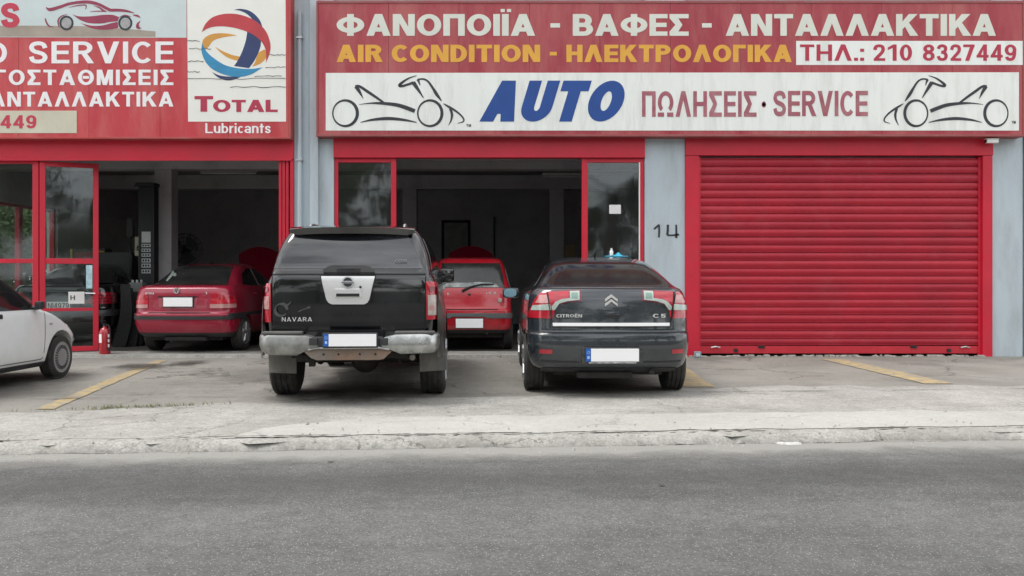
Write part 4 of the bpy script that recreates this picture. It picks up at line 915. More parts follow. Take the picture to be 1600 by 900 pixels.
sh_ = MB(); sh_.tube([(-.35, .6, .62), (-.42, .8, .36)], .035, 10); sh_.tube([(.38, .6, .62), (.45, .8, .36)], .035, 10); sh_.box(-.55, -.30, .12, .16, .43, .50, .01); sh_.box(-.42, -.36, .1, .18, .38, .46, .01); sh_.build('shock_absorber', M_under, C.root, 40, local=True)
for y in (.95, 4.1):
    for sg in (-1, 1): wheel(C.root, sg*(.80 if y < 2 else .74), y, .375, .27 if y < 2 else .24, sg, 'spoke', 6)
for sg in (-1, 1):     # bulging rear wing round the wheel, dirty towards the bottom
    mb = MB(); ny, nz_ = 40, 18; idx = {}
    for i in range(ny+1):
        for j in range(nz_+1):
            y = .10+1.75*i/ny; z = .47+.72*j/nz_; r_ = math.hypot(y-.95, z-.39)
            if r_ < .475:
                if r_ < .40: continue
                k_ = .475/r_; y = .95+(y-.95)*k_; z = .39+(z-.39)*k_
            b_ = math.sin(math.pi*min(1, max(0, (y-.10)/1.75)))**.45*(1-max(0, (z-.62)/.57)**2)
            mb.v.append((sg*(.872+.085*b_), y, z)); idx[i, j] = len(mb.v)-1
    mb.f = [(idx[i, j], idx[i+1, j], idx[i+1, j+1], idx[i, j+1]) for i in range(ny) for j in range(nz_) if all(q_ in idx for q_ in ((i, j), (i+1, j), (i+1, j+1), (i, j+1)))]
    mb.build('wing', P_wing, C.root, 40, local=True, fix=False)
# spoiler, roof rails, mirrors, side windows
spo = MB(); n = 16
for k in range(n+1):
    u = -1+2*k/n; hw_s = .635; x = u*hw_s; c_ = 1-abs(u)**4*.6; z = 1.80-.02*abs(u)**3
    spo.v += [(x, .16+.09*u*u, z-.045-.03*(abs(u) < .9)), (x, .12+.10*u*u, z-.012), (x, .30, z+.015), (x, .5, z+.01-.01*abs(u))]
spo.f = [(4*k+j, 4*k+4+j, 4*k+5+j, 4*k+1+j) for k in range(n) for j in range(3)]
spo.build('spoiler', P_black, C.root, 50, local=True, fix=False)
sb = C.inlay(C.Q([(462, 373), (480, 376), (616, 375), (632, 371), (628, 358), (468, 358)], 8.8), M_plast, 'spoiler_shadow_gap', .006, b=.6) if False else None
rr = MB()
for sg in (-1, 1): rr.tube([(sg*.50, .62, 1.80), (sg*.50, .68, 1.845), (sg*.50, .8, 1.855), (sg*.46, 2.0, 1.86), (sg*.45, 2.1, 1.82)], .014, 10)
rr.build('roof_rail', M_steel, C.root, 40, local=True)
C.sides([(.45, 1.36), (2.05, 1.38), (2.05, 1.68), (.62, 1.70)], G_dark, 'side_window')
C.sides([(2.12, 1.36), (3.5, 1.30), (3.1, 1.64), (2.12, 1.68)], G_dark, 'side_window')
C.sides([(2.08, .55), (2.10, .55), (2.10, 1.33), (2.08, 1.33)], GAP, 'door_gap', .002)
for sg in (-1, 1):
    mb = MB(); mb.box(sg*.90-.10, sg*.90+.10, 3.3, 3.42, 1.22, 1.42, .04); mb.build('mirror', P_black, C.root, 40, local=True)

# ---- dark hatchback saloon with chrome strip
C = Car('parked_car', 1.045, -5.02, 0, R(.6), 'dark blue-grey saloon with chrome strip and grey-green streaks in red tail lamps, tail to street',
    [(.27, .80, .17, 4.5), (.33, .85, .07, 4.6), (.45, .885, .015, 4.68), (.58, .90, -.01, 4.7), (.675, .90, .0, 4.7), (.69, .898, .03, 4.68), (.72, .897, .045, 4.66), (.82, .895, .05, 4.55), (.95, .89, .06, 4.2), (1.05, .875, .075, 3.7), (1.12, .85, .10, 3.5, .28),
     (1.155, .82, .13, 3.42, .26), (1.175, .79, .20, 3.38, .24), (1.20, .765, .29, 3.33, .22), (1.28, .71, .48, 3.15, .22), (1.37, .65, .71, 2.92, .24), (1.44, .60, .93, 2.7, .26), (1.495, .54, 1.2, 2.5, .3), (1.53, .45, 1.5, 2.35, .3), (1.545, .33, 1.8, 2.25, .3)],
    dict(cr=.30, bow=.05, cf=.5, taper=.035), P_dgrey)
C.hw = .9; d = 9.02
C.body([(.78, .33), (3.53, .33)], .375, well=.27)
C.inlay(C.Q([(845.5, 447.5, 9.3), (1048, 448.5, 9.3), (1030, 428, 9.5), (1010, 412, 9.8), (985, 409, 9.9), (888, 408.5, 9.9), (863, 411, 9.8), (852, 428, 9.5)], d), mat('tinted saloon glass', (.010, .010, .011), .12, var=.3, spec=.12), 'rear_window', .004, b=1.7, a=.12)
C.inlay(C.Q([(846, 449.3, 9.2), (1048, 450.3, 9.2), (1049, 452.2, 9.2), (845, 451.2, 9.2)], d), GAP, 'boot_gap', .002, b=.5)
# lamps
def lamp(P, m, e, dd=9.1, name='tail_lamp', parent=None, b=.5): return C.inlay(C.Q(P, dd), m, name, e, b=b, parent=parent)
for sg in (0, 1):
    fx = (lambda a: a) if not sg else (lambda a: 955.2*2-a)
    T = lambda P: [(fx(a), b) for a, b in P]
    o_ = lamp(T([(854, 455.5), (845, 456.5), (836, 466), (829, 481), (822, 496.5), (862, 497)]), LT_red, .006, 9.15)
    lamp(T([(854.8, 460), (843, 461), (836, 473), (858, 473)]), LT_pink, .009, 9.15, 'lamp_lens', o_); lamp(T([(832, 477), (859, 474.5), (860.5, 484), (829, 484.5)]), LT_grn, .0095, 9.15, 'lamp_lens', o_)
    i_ = lamp(T([(855, 455), (907, 452.5), (908, 470), (886, 472.5), (873, 476), (867.5, 484), (863.5, 497.5)]), LT_dred, .006)
    lamp(T([(856.5, 456), (889, 454.5), (888.5, 468.5), (875, 471.5), (866, 480), (862.8, 487), (860, 478)]), LT_red, .010, name='lamp_lens', parent=i_)
    lamp(T([(890, 454.5), (905, 454), (905, 468), (886, 470.5), (873.5, 474), (866.5, 484), (863, 484.5), (861, 479), (868, 471), (876, 467.5), (890, 465.5)]), LT_grn, .013, name='lamp_lens', parent=i_)
    lamp(T([(892.5, 457), (902, 457), (902, 466), (892.5, 466)]), mat('green lens square', (.16, .27, .22), .2, coat=1), .016, name='lamp_lens', parent=i_)
    lamp(T([(862, 485.5), (866.2, 485.5), (864.6, 495), (863.2, 495)]), LT_red, .012, name='lamp_lens', parent=i_)
C.inlay(C.Q([(863, 504.5), (1047.5, 504.5), (1047, 509.5), (864, 509.5)], d), mat('bright chrome strip', (.88, .89, .89), .25, metal=.0, coat=.5, var=.02), 'chrome_strip', .014, b=.35)
for a, b_ in ((854.3, 862.3), (1056, 1048)):
    C.inlay(C.Q([(a, 456), (a+1.3, 456), (b_+1.3, 508), (b_, 508)], d), GAP, 'boot_gap', .018, b=.5)
C.inlay(C.Q([(862, 510.5), (1048, 510.5), (1048, 512), (862, 512)], d), GAP, 'boot_gap', .003, b=.35)
C.inlay(C.Q([(790, 518.5), (1100, 518.5), (1100, 520), (790, 520)], d), GAP, 'bumper_gap', .002, b=.75)
# emblem, handle, words
cvr = lambda P: C.Q([(a, b) for a, b in P], d)
mb = MB()
for dy in (0, 7): mb.prism(cvr([(945.5, 467.5+dy), (955.3, 460+dy), (965, 467.5+dy), (965, 471.5+dy), (955.3, 464.5+dy), (945.5, 471.5+dy)])[::-1], 'y', .07, .038)
mb.build('emblem', SILV, C.root, local=True)
mb = MB(); (a, b_), (c, e_) = C.q(944, 487, d), C.q(968.5, 496.5, d); mb.box(a, c, .038, .07, e_, b_, .01); mb.build('boot_handle', P_dgrey, C.root, 40, local=True)
(a, b_), (c, e_) = C.q(945.5, 491.5, d), C.q(967, 496, d); MB().box(a, c, .033, .06, e_, b_, .004).build('handle_slot', M_black, C.root, local=True)
badge(C, 'CITROËN', 869.5, 909.5, 491, 496, d, .056, SILV, .2, .14); badge(C, 'C5', 1020.5, 1040.5, 490.5, 496.5, d, .052, SILV, .2, .2)
pr = MB(); (a, b_), (c, e_) = C.q(908, 542, d), C.q(1003, 568, d); pr.box(a, c, -.018, .05, e_, b_, .02); pr.build('plate_recess', P_dgrey, C.root, 40, local=True)
plate(C, 914.5, 997, 544, 564, 9.0, -.03)
MB().box(C.q(919, 0, 9)[0], C.q(993, 0, 9)[0], -.047, -.04, C.q(0, 566.8, 9)[1], C.q(0, 565, 9)[1]).build('plate_text_strip', mat('worn pale strip', (.4, .4, .4), .6, var=.6, vs_=30), C.root, local=True)
for px in (852, 1057): C.inlay(C.Q([(px-10, 545), (px+10, 545), (px+10, 551.5), (px-10, 551.5)], 9.1), LT_red, 'reflector', .006, b=.5)
C.inlay(C.Q([(842, 563), (905, 565), (905, 567), (848, 566.5)], 9.05), M_plast, 'bumper_crease', .006, b=.3); C.inlay(C.Q([(1004, 565), (1066, 564), (1064, 567), (1004, 567)], 9.05), M_plast, 'bumper_crease', .006, b=.3)
C.inlay([(-.75, .24), (.75, .24), (.72, .315), (-.72, .315)], M_plast, 'lower_valance', .006, b=.5)
ub = MB(); ub.box(-.6, .6, .3, 4.2, .22, .30, .02); ub.tube([(.45, .1, .27), (.45, .6, .27)], .03, 10); ub.box(-.35, .25, .12, .5, .20, .27, .03); ub.build('underbody', M_under, C.root, 40, local=True)
for y in (.78, 3.53):
    for sg in (-1, 1): wheel(C.root, sg*.79, y, .325, .225, sg, 'spoke', 7)
C.sides([(.95, 1.19), (1.15, 1.30), (1.45, 1.39), (1.62, 1.425), (1.62, 1.17)], G_dark, 'side_window', x0=.35); C.sides([(1.67, 1.165), (1.67, 1.43), (2.3, 1.44), (2.45, 1.43), (2.45, 1.15)], G_dark, 'side_window', x0=.35); C.sides([(2.50, 1.15), (2.50, 1.42), (2.7, 1.40), (3.15, 1.15)], G_dark, 'side_window', x0=.35)
for y in (1.64, 2.47): C.sides([(y-.006, .35), (y+.006, .35), (y+.006, 1.15), (y-.006, 1.15)], GAP, 'door_gap', .002)
C.sides([(.9, .55), (3.2, .55), (3.2, .60), (.9, .60)], M_plast, 'side_strip', .012, x0=.5)
C.sides([(.75, 1.12), (1.05, 1.12), (1.05, 1.15), (.75, 1.15)], P_dgrey, 'quarter_crease', .004, x0=.5)
for sg in (-1, 1):
    mb = MB(); mb.box(sg*1.03-.12, sg*1.03+.12, 2.95, 3.08, 1.0, 1.15, .05); m_ = mb.build('mirror', P_dgrey, C.root, 40, local=True)
    mb = MB(); n = 24; cx, cz = sg*1.04, 1.075
    mb.prism([(cx+.088*math.copysign(abs(math.cos(2*math.pi*k/n))**.7, math.cos(2*math.pi*k/n)), cz+.058*math.copysign(abs(math.sin(2*math.pi*k/n))**.7, math.sin(2*math.pi*k/n))) for k in range(n)], 'y', 2.944, 2.952); mb.build('mirror_glass', mat('blue mirror glass', (.35, .60, .72), .12, metal=.75, var=.1), m_, local=True)
an = MB(); an.tube([(0, 1.62, 1.52), (0, 1.60, 1.56), (0, 1.50, 1.60)], [.022, .012, .004], 8); an.build('antenna', M_black, C.root, 40, local=True)
# cloth and bottle lying on its roof
cl = MB(); n = 18
for i in range(n):
    for j in range(8):
        x = 1.2+.34*i/(n-1); y = -2.95+.2*j/7; z = 1.557+.035*max(0, noise.noise(Vector((x*14, y*14, 3)))+.35)*math.sin(math.pi*i/(n-1))*math.sin(math.pi*j/7)*1.6+.004
        cl.v.append((x, y, z))
cl.f = [(i*8+j, (i+1)*8+j, (i+1)*8+j+1, i*8+j+1) for i in range(n-1) for j in range(7)]
tag(cl.build('cloth', mat('turquoise cloth', (.03, .28, .42), .85, bump=.3), None, 60), 'crumpled turquoise cloth on the roof of the dark saloon', 'cloth')
bt = empty('bottle', (1.30, -2.88, 1.575), 0, 'small white bottle standing in the turquoise cloth on the car roof', 'bottle')
mb = MB(); mb.lathe([(0, .022), (.055, .024), (.07, .012)], (0, 0, 0), 'z', 14); mb.build('bottle_body', mat('white plastic', (.7, .72, .7), .4), bt, 40, local=True); mb = MB(); mb.lathe([(.07, .013), (.095, .013)], (0, 0, 0), 'z', 12); mb.build('cap', mat('white plastic', (1,)*3), bt, 40, local=True)

# ---- dusty red saloon inside the left bay
C = Car('parked_car', -5.42, -.14, .055, R(-1.5), 'dusty dark red saloon with black bumper strip standing in the left bay', 
    [(.26, .74, .20, 4.1), (.32, .79, .07, 4.2), (.42, .82, .02, 4.3), (.52, .835, .0, 4.3), (.64, .835, -.005, 4.3), (.665, .83, .03, 4.3), (.70, .828, .04, 4.3), (.85, .825, .045, 4.2), (.98, .81, .055, 3.7), (1.06, .79, .08, 3.3), (1.095, .765, .13, 3.2),
     (1.11, .74, .25, 3.15), (1.13, .715, .48, 3.1), (1.2, .68, .62, 2.95), (1.3, .63, .82, 2.75), (1.4, .575, 1.03, 2.5), (1.46, .52, 1.25, 2.35), (1.49, .44, 1.5, 2.2), (1.50, .33, 1.7, 2.1)],
    dict(cr=.22, bow=.06, cf=.45, taper=.03), P_red)
C.hw = .835; d = 13.9
C.body([(.80, .30), (3.3, .30)], .345, well=.26)
C.inlay(C.Q([(234, 444.5, 14.2), (350, 444.5, 14.2), (361, 417, 14.9), (345, 414.5, 15), (285, 414.5, 15), (268, 417, 14.9)], d), G_dark2, 'rear_window', .004, a=.15, b=1.6)
for sg, P in ((-1, [(203, 467), (222, 457), (229.5, 457), (230, 482), (203, 482)]), (1, [(330, 457), (348, 456.5), (366, 470), (366, 482), (327, 482)])):
    tl_ = C.inlay(C.Q(P, d), LT_red, 'tail_lamp', .006, b=.4)
    C.inlay(C.Q([(203, 476), (229, 476), (229, 481.5), (203, 481.5)] if sg < 0 else [(328, 475), (366, 475), (366, 481.5), (327.5, 481.5)], d), LT_pink, 'lamp_lens', .010, b=.35, parent=tl_)
    C.inlay(C.Q([(203, 469), (229.5, 469), (229.5, 475.5), (203, 475.5)] if sg < 0 else [(329, 468), (366, 468), (366, 474.5), (328.5, 474.5)], d), mat('clear red lens', (.50, .01, .03), .12, coat=1), 'lamp_lens', .010, b=.35, parent=tl_)
C.inlay(C.Q([(150, 494), (420, 494), (420, 499.5), (150, 499.5)], 13.88), M_plast, 'bumper_strip', .012, b=.75)
C.inlay(C.Q([(230, 488.2), (329, 488.2), (329, 489.6), (230, 489.6)], d), GAP, 'boot_gap', .003, b=.3)
C.inlay([(-.78, .22), (.80, .22), (.80, .335), (-.78, .335)], M_plast, 'lower_valance', .006, b=.6)
C.inlay(C.Q([(246, 463.5), (308, 463.5), (306, 480), (248, 480)], d), mat('pink faded plate recess', (.38, .08, .10), .4), 'plate_recess', .003, b=.25)
C.inlay(C.Q([(245, 463), (308, 463), (307.5, 465), (246, 465)], d), GAP, 'plate_recess_edge', .008, b=.25)
plate(C, 254, 300, 465, 479, 13.85, .022, False)
cx, cz = C.q(275.5, 454, d); mb = MB()
P = [(cx+.045*math.cos(2*math.pi*k/24), cz+.045*math.sin(2*math.pi*k/24), .01) for k in range(24)]
for q_ in strip(P, .01, True): mb.prism(q_, 'y', .06, .035)
mb.v and mb.build('emblem', M_chrome, C.root, local=True)
mb = MB()
for q_ in strip([(cx-.035, cz+.028), (cx-.012, cz-.036), (cx, cz), (cx+.012, cz-.036), (cx+.035, cz+.028)], .009): mb.prism(q_, 'y', .06, .034)
for q_ in strip([(cx-.015, cz+.04), (cx, cz+.006), (cx+.015, cz+.04)], .009): mb.prism(q_, 'y', .06, .033)
mb.build('emblem', M_chrome, C.root, local=True)
badge(C, 'BORA', 226, 240, 457, 460, d, .055, SILV, .2); badge(C, '16', 321, 328, 456, 460, d, .055, SILV, .2)
mb = MB()      # pale hand-shaped paper inside the rear window
for P, w in (([(259, 423.5), (263.5, 425), (265, 438)], .03), ([(264, 424), (273, 430)], .02), ([(265, 426), (267, 439)], .02)):
    for q_ in strip(C.Q(P, 14.6), w): mb.prism(q_, 'y', .60, .72)
ub = MB(); ub.box(-.6, .6, .3, 4, .2, .3, .02); ub.box(-.3, .4, .12, .45, .2, .27, .03); ub.build('underbody', M_under, C.root, 40, local=True)
C.inlay(C.Q([(258.5, 423), (262, 423), (265.5, 426), (269, 426), (273.5, 430), (272.5, 432), (268, 430), (267, 439), (264, 439), (262, 428)], 14.6), mat('pale decal', (.28, .32, .28), .7, var=.3, vs_=12), 'decal', .007, a=.3, b=1.2)
for y in (.80, 3.3):
    for sg in (-1, 1): wheel(C.root, sg*.735, y, .30, .19, sg, 'spoke', 5)
C.sides([(.95, 1.12), (1.2, 1.32), (1.5, 1.40), (1.72, 1.41), (1.72, 1.10)], G_dark, 'side_window', x0=.3); C.sides([(1.78, 1.09), (1.78, 1.41), (2.2, 1.39), (2.75, 1.09)], G_dark, 'side_window', x0=.3)
C.sides([(1.744, .35), (1.756, .35), (1.756, 1.08), (1.744, 1.08)], GAP, 'door_gap', .002); C.sides([(.1, .60), (3.9, .60), (3.9, .655), (.1, .655)], M_plast, 'side_strip', .008, x0=.5)
C.sides([(1.3, .96), (1.48, .96), (1.48, .985), (1.3, .985)], P_red, 'door_handle', .03, x0=.5)
mb = MB(); mb.tube([(0, 1.45, 1.49), (0, 1.35, 1.53)], [.014, .004], 8); mb.build('antenna', M_black, C.root, local=True)

# ---- small red hatchback inside the middle bay
C = Car('parked_car', -.72, .30, .055, 0, 'small bright red hatchback with rear wiper and grey bumper strip in the middle bay',
    [(.30, .66, .10, 3.2), (.36, .70, .02, 3.3), (.46, .72, -.02, 3.35), (.60, .725, -.035, 3.4), (.70, .725, -.03, 3.4), (.72, .722, .0, 3.38), (.8, .72, .015, 3.35), (.95, .71, .03, 3.15), (1.05, .695, .05, 2.9), (1.13, .675, .08, 2.7), (1.25, .64, .15, 2.5), (1.4, .60, .24, 2.3), (1.5, .565, .32, 2.1), (1.56, .525, .42, 2.0), (1.59, .46, .6, 1.9), (1.60, .36, .8, 1.75)],
    dict(cr=.20, bow=.05, cf=.4, taper=.03), P_red2)
C.hw = .725; d = 14.36
C.body([(.55, .28), (2.9, .28)], .33, well=.24)
C.inlay(C.Q([(687, 449.5), (788.5, 449.5), (786, 430, 14.45), (780.5, 411, 14.6), (690.5, 411, 14.6), (687.5, 430, 14.45)], d), G_dark2, 'rear_window', .004, b=.7)
C.inlay(C.Q([(664, 489), (801, 489), (801, 497), (762, 497), (757, 494.5), (708, 494.5), (703, 497), (664, 497)], d), mat('grey bumper strip', (.10, .11, .11), .6), 'bumper_strip', .015, b=.5)
C.inlay(C.Q([(692, 482.6), (778, 482.6), (778, 484), (692, 484)], d), GAP, 'boot_gap', .003, b=.3)
plate(C, 712.5, 755, 497.8, 512, 14.3, -.045, False)
wp_ = MB(); P = C.Q([(722, 455), (736, 448), (752, 444.5), (772, 444)], d); wp_.tube([(x, .025+.018*i, z) for i, (x, z) in enumerate(P)], [.024, .018, .014, .011], 8); wp_.build('wiper', M_black, C.root, 40, local=True)
for px in (680, 781):
    cx, cz = C.q(px, 469, d); mb = MB(); mb.lathe([(.12, .04), (.025, .04), (.01, .034), (.006, .0)], (cx, 0, cz), 'y', 22, cap=False); mb.build('reversing_lamp', LT_clr, C.root, 40, local=True)
    s_ = 1 if px > 700 else -1
    C.inlay([(cx+s_*.045, cz-.03), (cx+s_*.2, cz-.03), (cx+s_*.2, cz+.12), (cx+s_*.02, cz+.12)], LT_red, 'tail_lamp', .006, b=.4)
badge(C, '4SS', 691.5, 702, 457, 461.5, d, .045, SILV, .2); badge(C, '1.1E M', 759, 775, 456, 459, d, .045, SILV, .18)
for px, pz, w in ((733.5, 460, .035), (733.5, 471, .012)): cx, cz = C.q(px, pz, d); mb = MB(); mb.lathe([(.05, w*.7), (.026, w*.7), (.02, w*.4)], (cx, 0, cz), 'y', 14); mb.build('emblem', SILV if w < .02 else M_plast, C.root, 40, local=True)
mb = MB()
C.inlay(C.Q([(692, 448.7), (697, 443), (715, 441.5), (730, 442), (745, 440.5), (765, 441), (776, 444), (780, 448.7)], 14.4), mat('pale papers under the glass', (.30, .32, .31), .6, var=.6, vs_=9), 'parcel_shelf', .007, b=.5)
C.inlay([(-.7, .28), (.7, .28), (.68, .36), (-.68, .36)], M_plast, 'lower_valance', .004, b=.4)
ub = MB(); ub.box(-.55, .55, .2, 3.1, .22, .32, .02); ub.tube([(.30, .05, .3), (.30, .5, .3)], .025, 10); ub.build('underbody', M_under, C.root, 40, local=True)
for y in (.55, 2.9):
    for sg in (-1, 1): wheel(C.root, sg*.645, y, .275, .165, sg, 'cap')
C.sides([(.6, 1.06), (.75, 1.40), (1.3, 1.46), (1.3, 1.04)], G_dark, 'side_window', x0=.3); C.sides([(1.36, 1.04), (1.36, 1.46), (1.9, 1.42), (2.4, 1.04)], G_dark, 'side_window', x0=.3)

# ---- black saloon behind the glazing, left
C = Car('parked_car', -7.98, .95, .055, R(7), 'black saloon with red striped tail lamps behind the glass door leaf', 
    [(.24, .78, .16, 4.2), (.32, .82, .05, 4.3), (.45, .845, .0, 4.4), (.60, .85, -.02, 4.4), (.68, .85, .01, 4.4), (.70, .848, .04, 4.4), (.9, .845, .05, 4.2), (1.0, .83, .06, 3.8), (1.08, .81, .09, 3.4), (1.11, .78, .15, 3.3), (1.125, .76, .35, 3.2), (1.14, .73, .60, 3.1), (1.25, .67, .85, 2.9), (1.38, .60, 1.12, 2.6), (1.46, .53, 1.4, 2.4), (1.49, .42, 1.7, 2.2)],
    dict(cr=.2, bow=.05, cf=.4, taper=.03), P_black)
C.hw = .85; d = 15.05
C.body([(.85, .32), (3.5, .32)], .36, well=.26)
C.inlay([(-.69, 1.15), (.69, 1.15), (.55, 1.43), (-.55, 1.43)], G_dark2, 'rear_window', .004, a=.4, b=1.7)
for sg in (-1, 1):
    P = [(.42, .80), (.50, .78), (1.0, .78), (1.0, .98), (.62, .98)]
    if sg < 0: P = C.mirror_poly(P)
    tl_ = C.inlay(P, LT_red, 'tail_lamp', .006, b=.45)
    for k in range(3):
        z = .81+.055*k; P = [(.48+.04*k, z), (1.0, z), (1.0, z+.018), (.49+.04*k, z+.018)]
        C.inlay(P if sg > 0 else C.mirror_poly(P), LT_dred, 'lamp_lens', .010, b=.4, parent=tl_)
C.inlay([(-1, .56), (1, .56), (1, .67), (-1, .67)], mat('grey bumper trim', (.07, .075, .08), .4), 'bumper_trim', .012, b=.8)
plate(C, 73, 108, 471.5, 484, 14.95, .035, False, 'NI4979')
for y in (.85, 3.5):
    for sg in (-1, 1): wheel(C.root, sg*.75, y, .31, .2, sg, 'spoke', 6)
C.sides([(1.0, 1.14), (1.35, 1.36), (1.75, 1.41), (1.75, 1.12)], G_dark, 'side_window', x0=.3); C.sides([(1.8, 1.12), (1.8, 1.41), (2.3, 1.39), (2.85, 1.11)], G_dark, 'side_window', x0=.3)
MB().box(-.6, .6, .3, 4, .2, .3, .02).build('underbody', M_under, C.root, local=True)

# ---- white hatchback, nose in, cut off by the left edge
C = Car('parked_car', -6.58, -6.22, 0, R(-.5), 'white hatchback with grey wheel covers at the left edge, nose towards the glass', 
    [(.20, .76, .10, 3.62), (.27, .80, .04, 3.74), (.40, .825, .0, 3.82), (.52, .83, .0, 3.84), (.58, .83, .02, 3.80), (.68, .828, .04, 3.66), (.76, .826, .05, 3.50), (.83, .822, .06, 3.32), (.885, .812, .07, 3.12), (.93, .80, .08, 2.98), (1.0, .775, .12, 2.88), (1.1, .735, .18, 2.74), (1.2, .69, .25, 2.60), (1.3, .65, .35, 2.44), (1.37, .60, .48, 2.28), (1.41, .52, .7, 2.1), (1.425, .42, .9, 1.95)],
    dict(cr=.25, bow=.06, cf=.42, taper=.05, bowf=.16), P_white)
C.hw = .83
C.body([(.62, .285), (3.06, .285)], .335, well=.28)
wg = C.sides([(1.62, .90), (1.62, 1.33), (1.80, 1.345), (2.02, 1.315), (2.62, .965), (2.61, .90)], G_dark, 'side_window', x0=.3)
C.sides([(.55, .96), (.75, 1.25), (1.0, 1.33), (1.55, 1.345), (1.55, .96)], G_dark, 'side_window', x0=.3)
C.inlay([(-.62, .94), (.62, .94), (.56, 1.30), (-.56, 1.30)], G_dark, 'windscreen', .004, a=1.9, b=2.9)
for pts in ([(1.585, .30), (1.597, .30), (1.597, 1.36), (1.585, 1.36)], [(2.655, .36), (2.667, .36), (2.70, .90), (2.688, .90)], [(1.60, .28), (2.62, .28), (2.66, .30), (2.66, .312), (2.62, .292), (1.60, .292)]):
    C.sides(pts, mat('shaded white gap', (.12, .12, .12), .8), 'door_gap', .002, x0=.5)
C.sides([(.9, .19), (2.72, .19), (2.72, .255), (.9, .255)], M_plast, 'sill_trim', .006, x0=.5)
C.sides([(1.66, .815), (1.82, .815), (1.82, .865), (1.66, .865)], M_black, 'door_handle', .006, x0=.5); C.sides([(1.69, .745), (1.71, .745), (1.71, .775), (1.69, .775)], M_black, 'keyhole', .006, x0=.5)
C.sides([(3.44, .45), (3.9, .42), (3.9, .47), (3.44, .49)], mat('grey bumper rub strip', (.30, .31, .31), .6), 'bumper_strip', .012, x0=.2)
C.sides([(3.42, .20), (3.435, .20), (3.47, .60), (3.455, .60)], MAT['shaded white gap'], 'bumper_gap', .002, x0=.4)
C.sides([(2.78, .70), (2.84, .70), (2.84, .72), (2.78, .72)], LT_clr, 'side_repeater', .01, x0=.5)
for sg in (-1, 1):
    hl_ = [(3.30, .66), (3.62, .56), (3.72, .62), (3.45, .74)]
    C.inlay(hl_, LT_clr, 'headlight', .006, 'x', *(sorted((sg*.45, sg*1.2))))
    mb = MB(); mb.box(sg*.875-.045, sg*.875+.045, 2.42, 2.52, .90, 1.0, .03); mb.tube([(sg*.78, 2.48, .92), (sg*.86, 2.48, .92)], .025, 8); mb.build('mirror', M_plast, C.root, 40, local=True)
    for y in (.62, 3.06): wheel(C.root, sg*.745, y, .274, .165, sg, 'cap', rr=.70, rimm=mat('grey wheel cover', (.34, .345, .35), .45, metal=.4, var=.15))
MB().box(-.6, .6, .3, 3.4, .18, .28, .02).build('underbody', M_under, C.root, local=True)

# ------------------------------------------------------------------ things inside the bays
def open_bonnet_car(x, y, rz, label):
    C = Car('parked_car', x, y, .055, rz, label,
        [(.25, .76, .10, 3.9), (.35, .80, .03, 3.95), (.55, .82, .0, 4.0), (.72, .82, .02, 3.95), (.82, .81, .04, 3.75), (.90, .80, .05, 3.2), (.97, .78, .06, 2.9), (1.1, .72, .2, 2.7), (1.25, .66, .4, 2.4), (1.37, .6, .7, 2.1), (1.42, .5, .95, 1.9)],
        dict(cr=.25, bow=.06, cf=.4, taper=.04, ns=24), P_red, 'red cars with raised bonnets deep inside the bays')
    C.hw = .82; C.body([(.7, .28), (3.2, .28)], .33, well=.26)
    C.inlay([(-.62, .98), (.62, .98), (.54, 1.33), (-.54, 1.33)], G_dark, 'windscreen', .004, a=2.0, b=3.1)
    C.sides([(.5, .98), (.8, 1.30), (1.9, 1.32), (2.6, .98)], G_dark, 'side_window', x0=.3)
    mb = MB(); n = 14
    for i in range(n+1):
        u = -1+2*i/n
        for j in range(7):
            t = j/6; L = 1.05*(1-.10*u*u*t); mb.v.append((.54*u*(1-.10*t*t), 2.95+L*t*.42-.02, .98+L*t*.93-.07*u*u+.03*math.sin(math.pi*t)))
    mb.f = [(i*7+j, (i+1)*7+j, (i+1)*7+j+1, i*7+j+1) for i in range(n) for j in range(6)]
    m0 = len(mb.v); mb.v += [(x, y_-.03, z-.0) for x, y_, z in mb.v[:]]; mb.f += [tuple(m0+k for k in f[::-1]) for f in mb.f[:]]
    mb.build('bonnet', P_red, C.root, 50, local=True, fix=False)
    for sg in (-1, 1):
        mb = MB(); mb.lathe([(-.01, .10), (.03, .09), (.04, .0)], (sg*.6, 3.9, .68), 'y', 18, cap=False); mb.build('headlight', LT_clr, C.root, 40, local=True)
        for yy in (.7, 3.2): wheel(C.root, sg*.72, yy, .285, .18, sg, 'cap')
open_bonnet_car(-5.75, 8.75, R(180), 'dark red car with raised bonnet behind the red saloon in the left bay')
open_bonnet_car(-.92, 8.3, R(180), 'dark red car with raised bonnet behind the small red hatchback')
# two-post lift column with its label strips
x, y = -6.92, 2.2
Lc = empty('lift_column', (x, y, .05), 0, 'tall black car lift column carrying a row of white labels', 'car lift')
BLK = mat('blue black enamel', (.010, .013, .016), .4, var=.2, dirt=(.05, .05, .05, .4))
mb = MB(); mb.box(-.15, .15, -.10, .12, 0, 2.98, .015); mb.build('post', BLK, Lc, local=True)
mb = MB(); mb.box(-.30, .30, -.28, .30, 0, .03, .006); mb.build('base_plate', BLK, Lc, local=True)
mb = MB(); mb.box(-.20, .16, -.12, .14, 2.98, 3.05, .01); mb.tube([(-.26, 0, 3.0), (-.16, 0, 3.02)], .025, 8); mb.build('post_cap', BLK, Lc, local=True)
mb = MB(); mb.box(-.13, .13, -.2, -.101, .35, .62, .02); mb.tube([(0, -.15, .42), (.3, -.7, .40)], .05, 8); mb.build('lift_arm', BLK, Lc, local=True)
LBM = mat('printed white label', (.50, .52, .52), .6, var=.2, vs_=40)
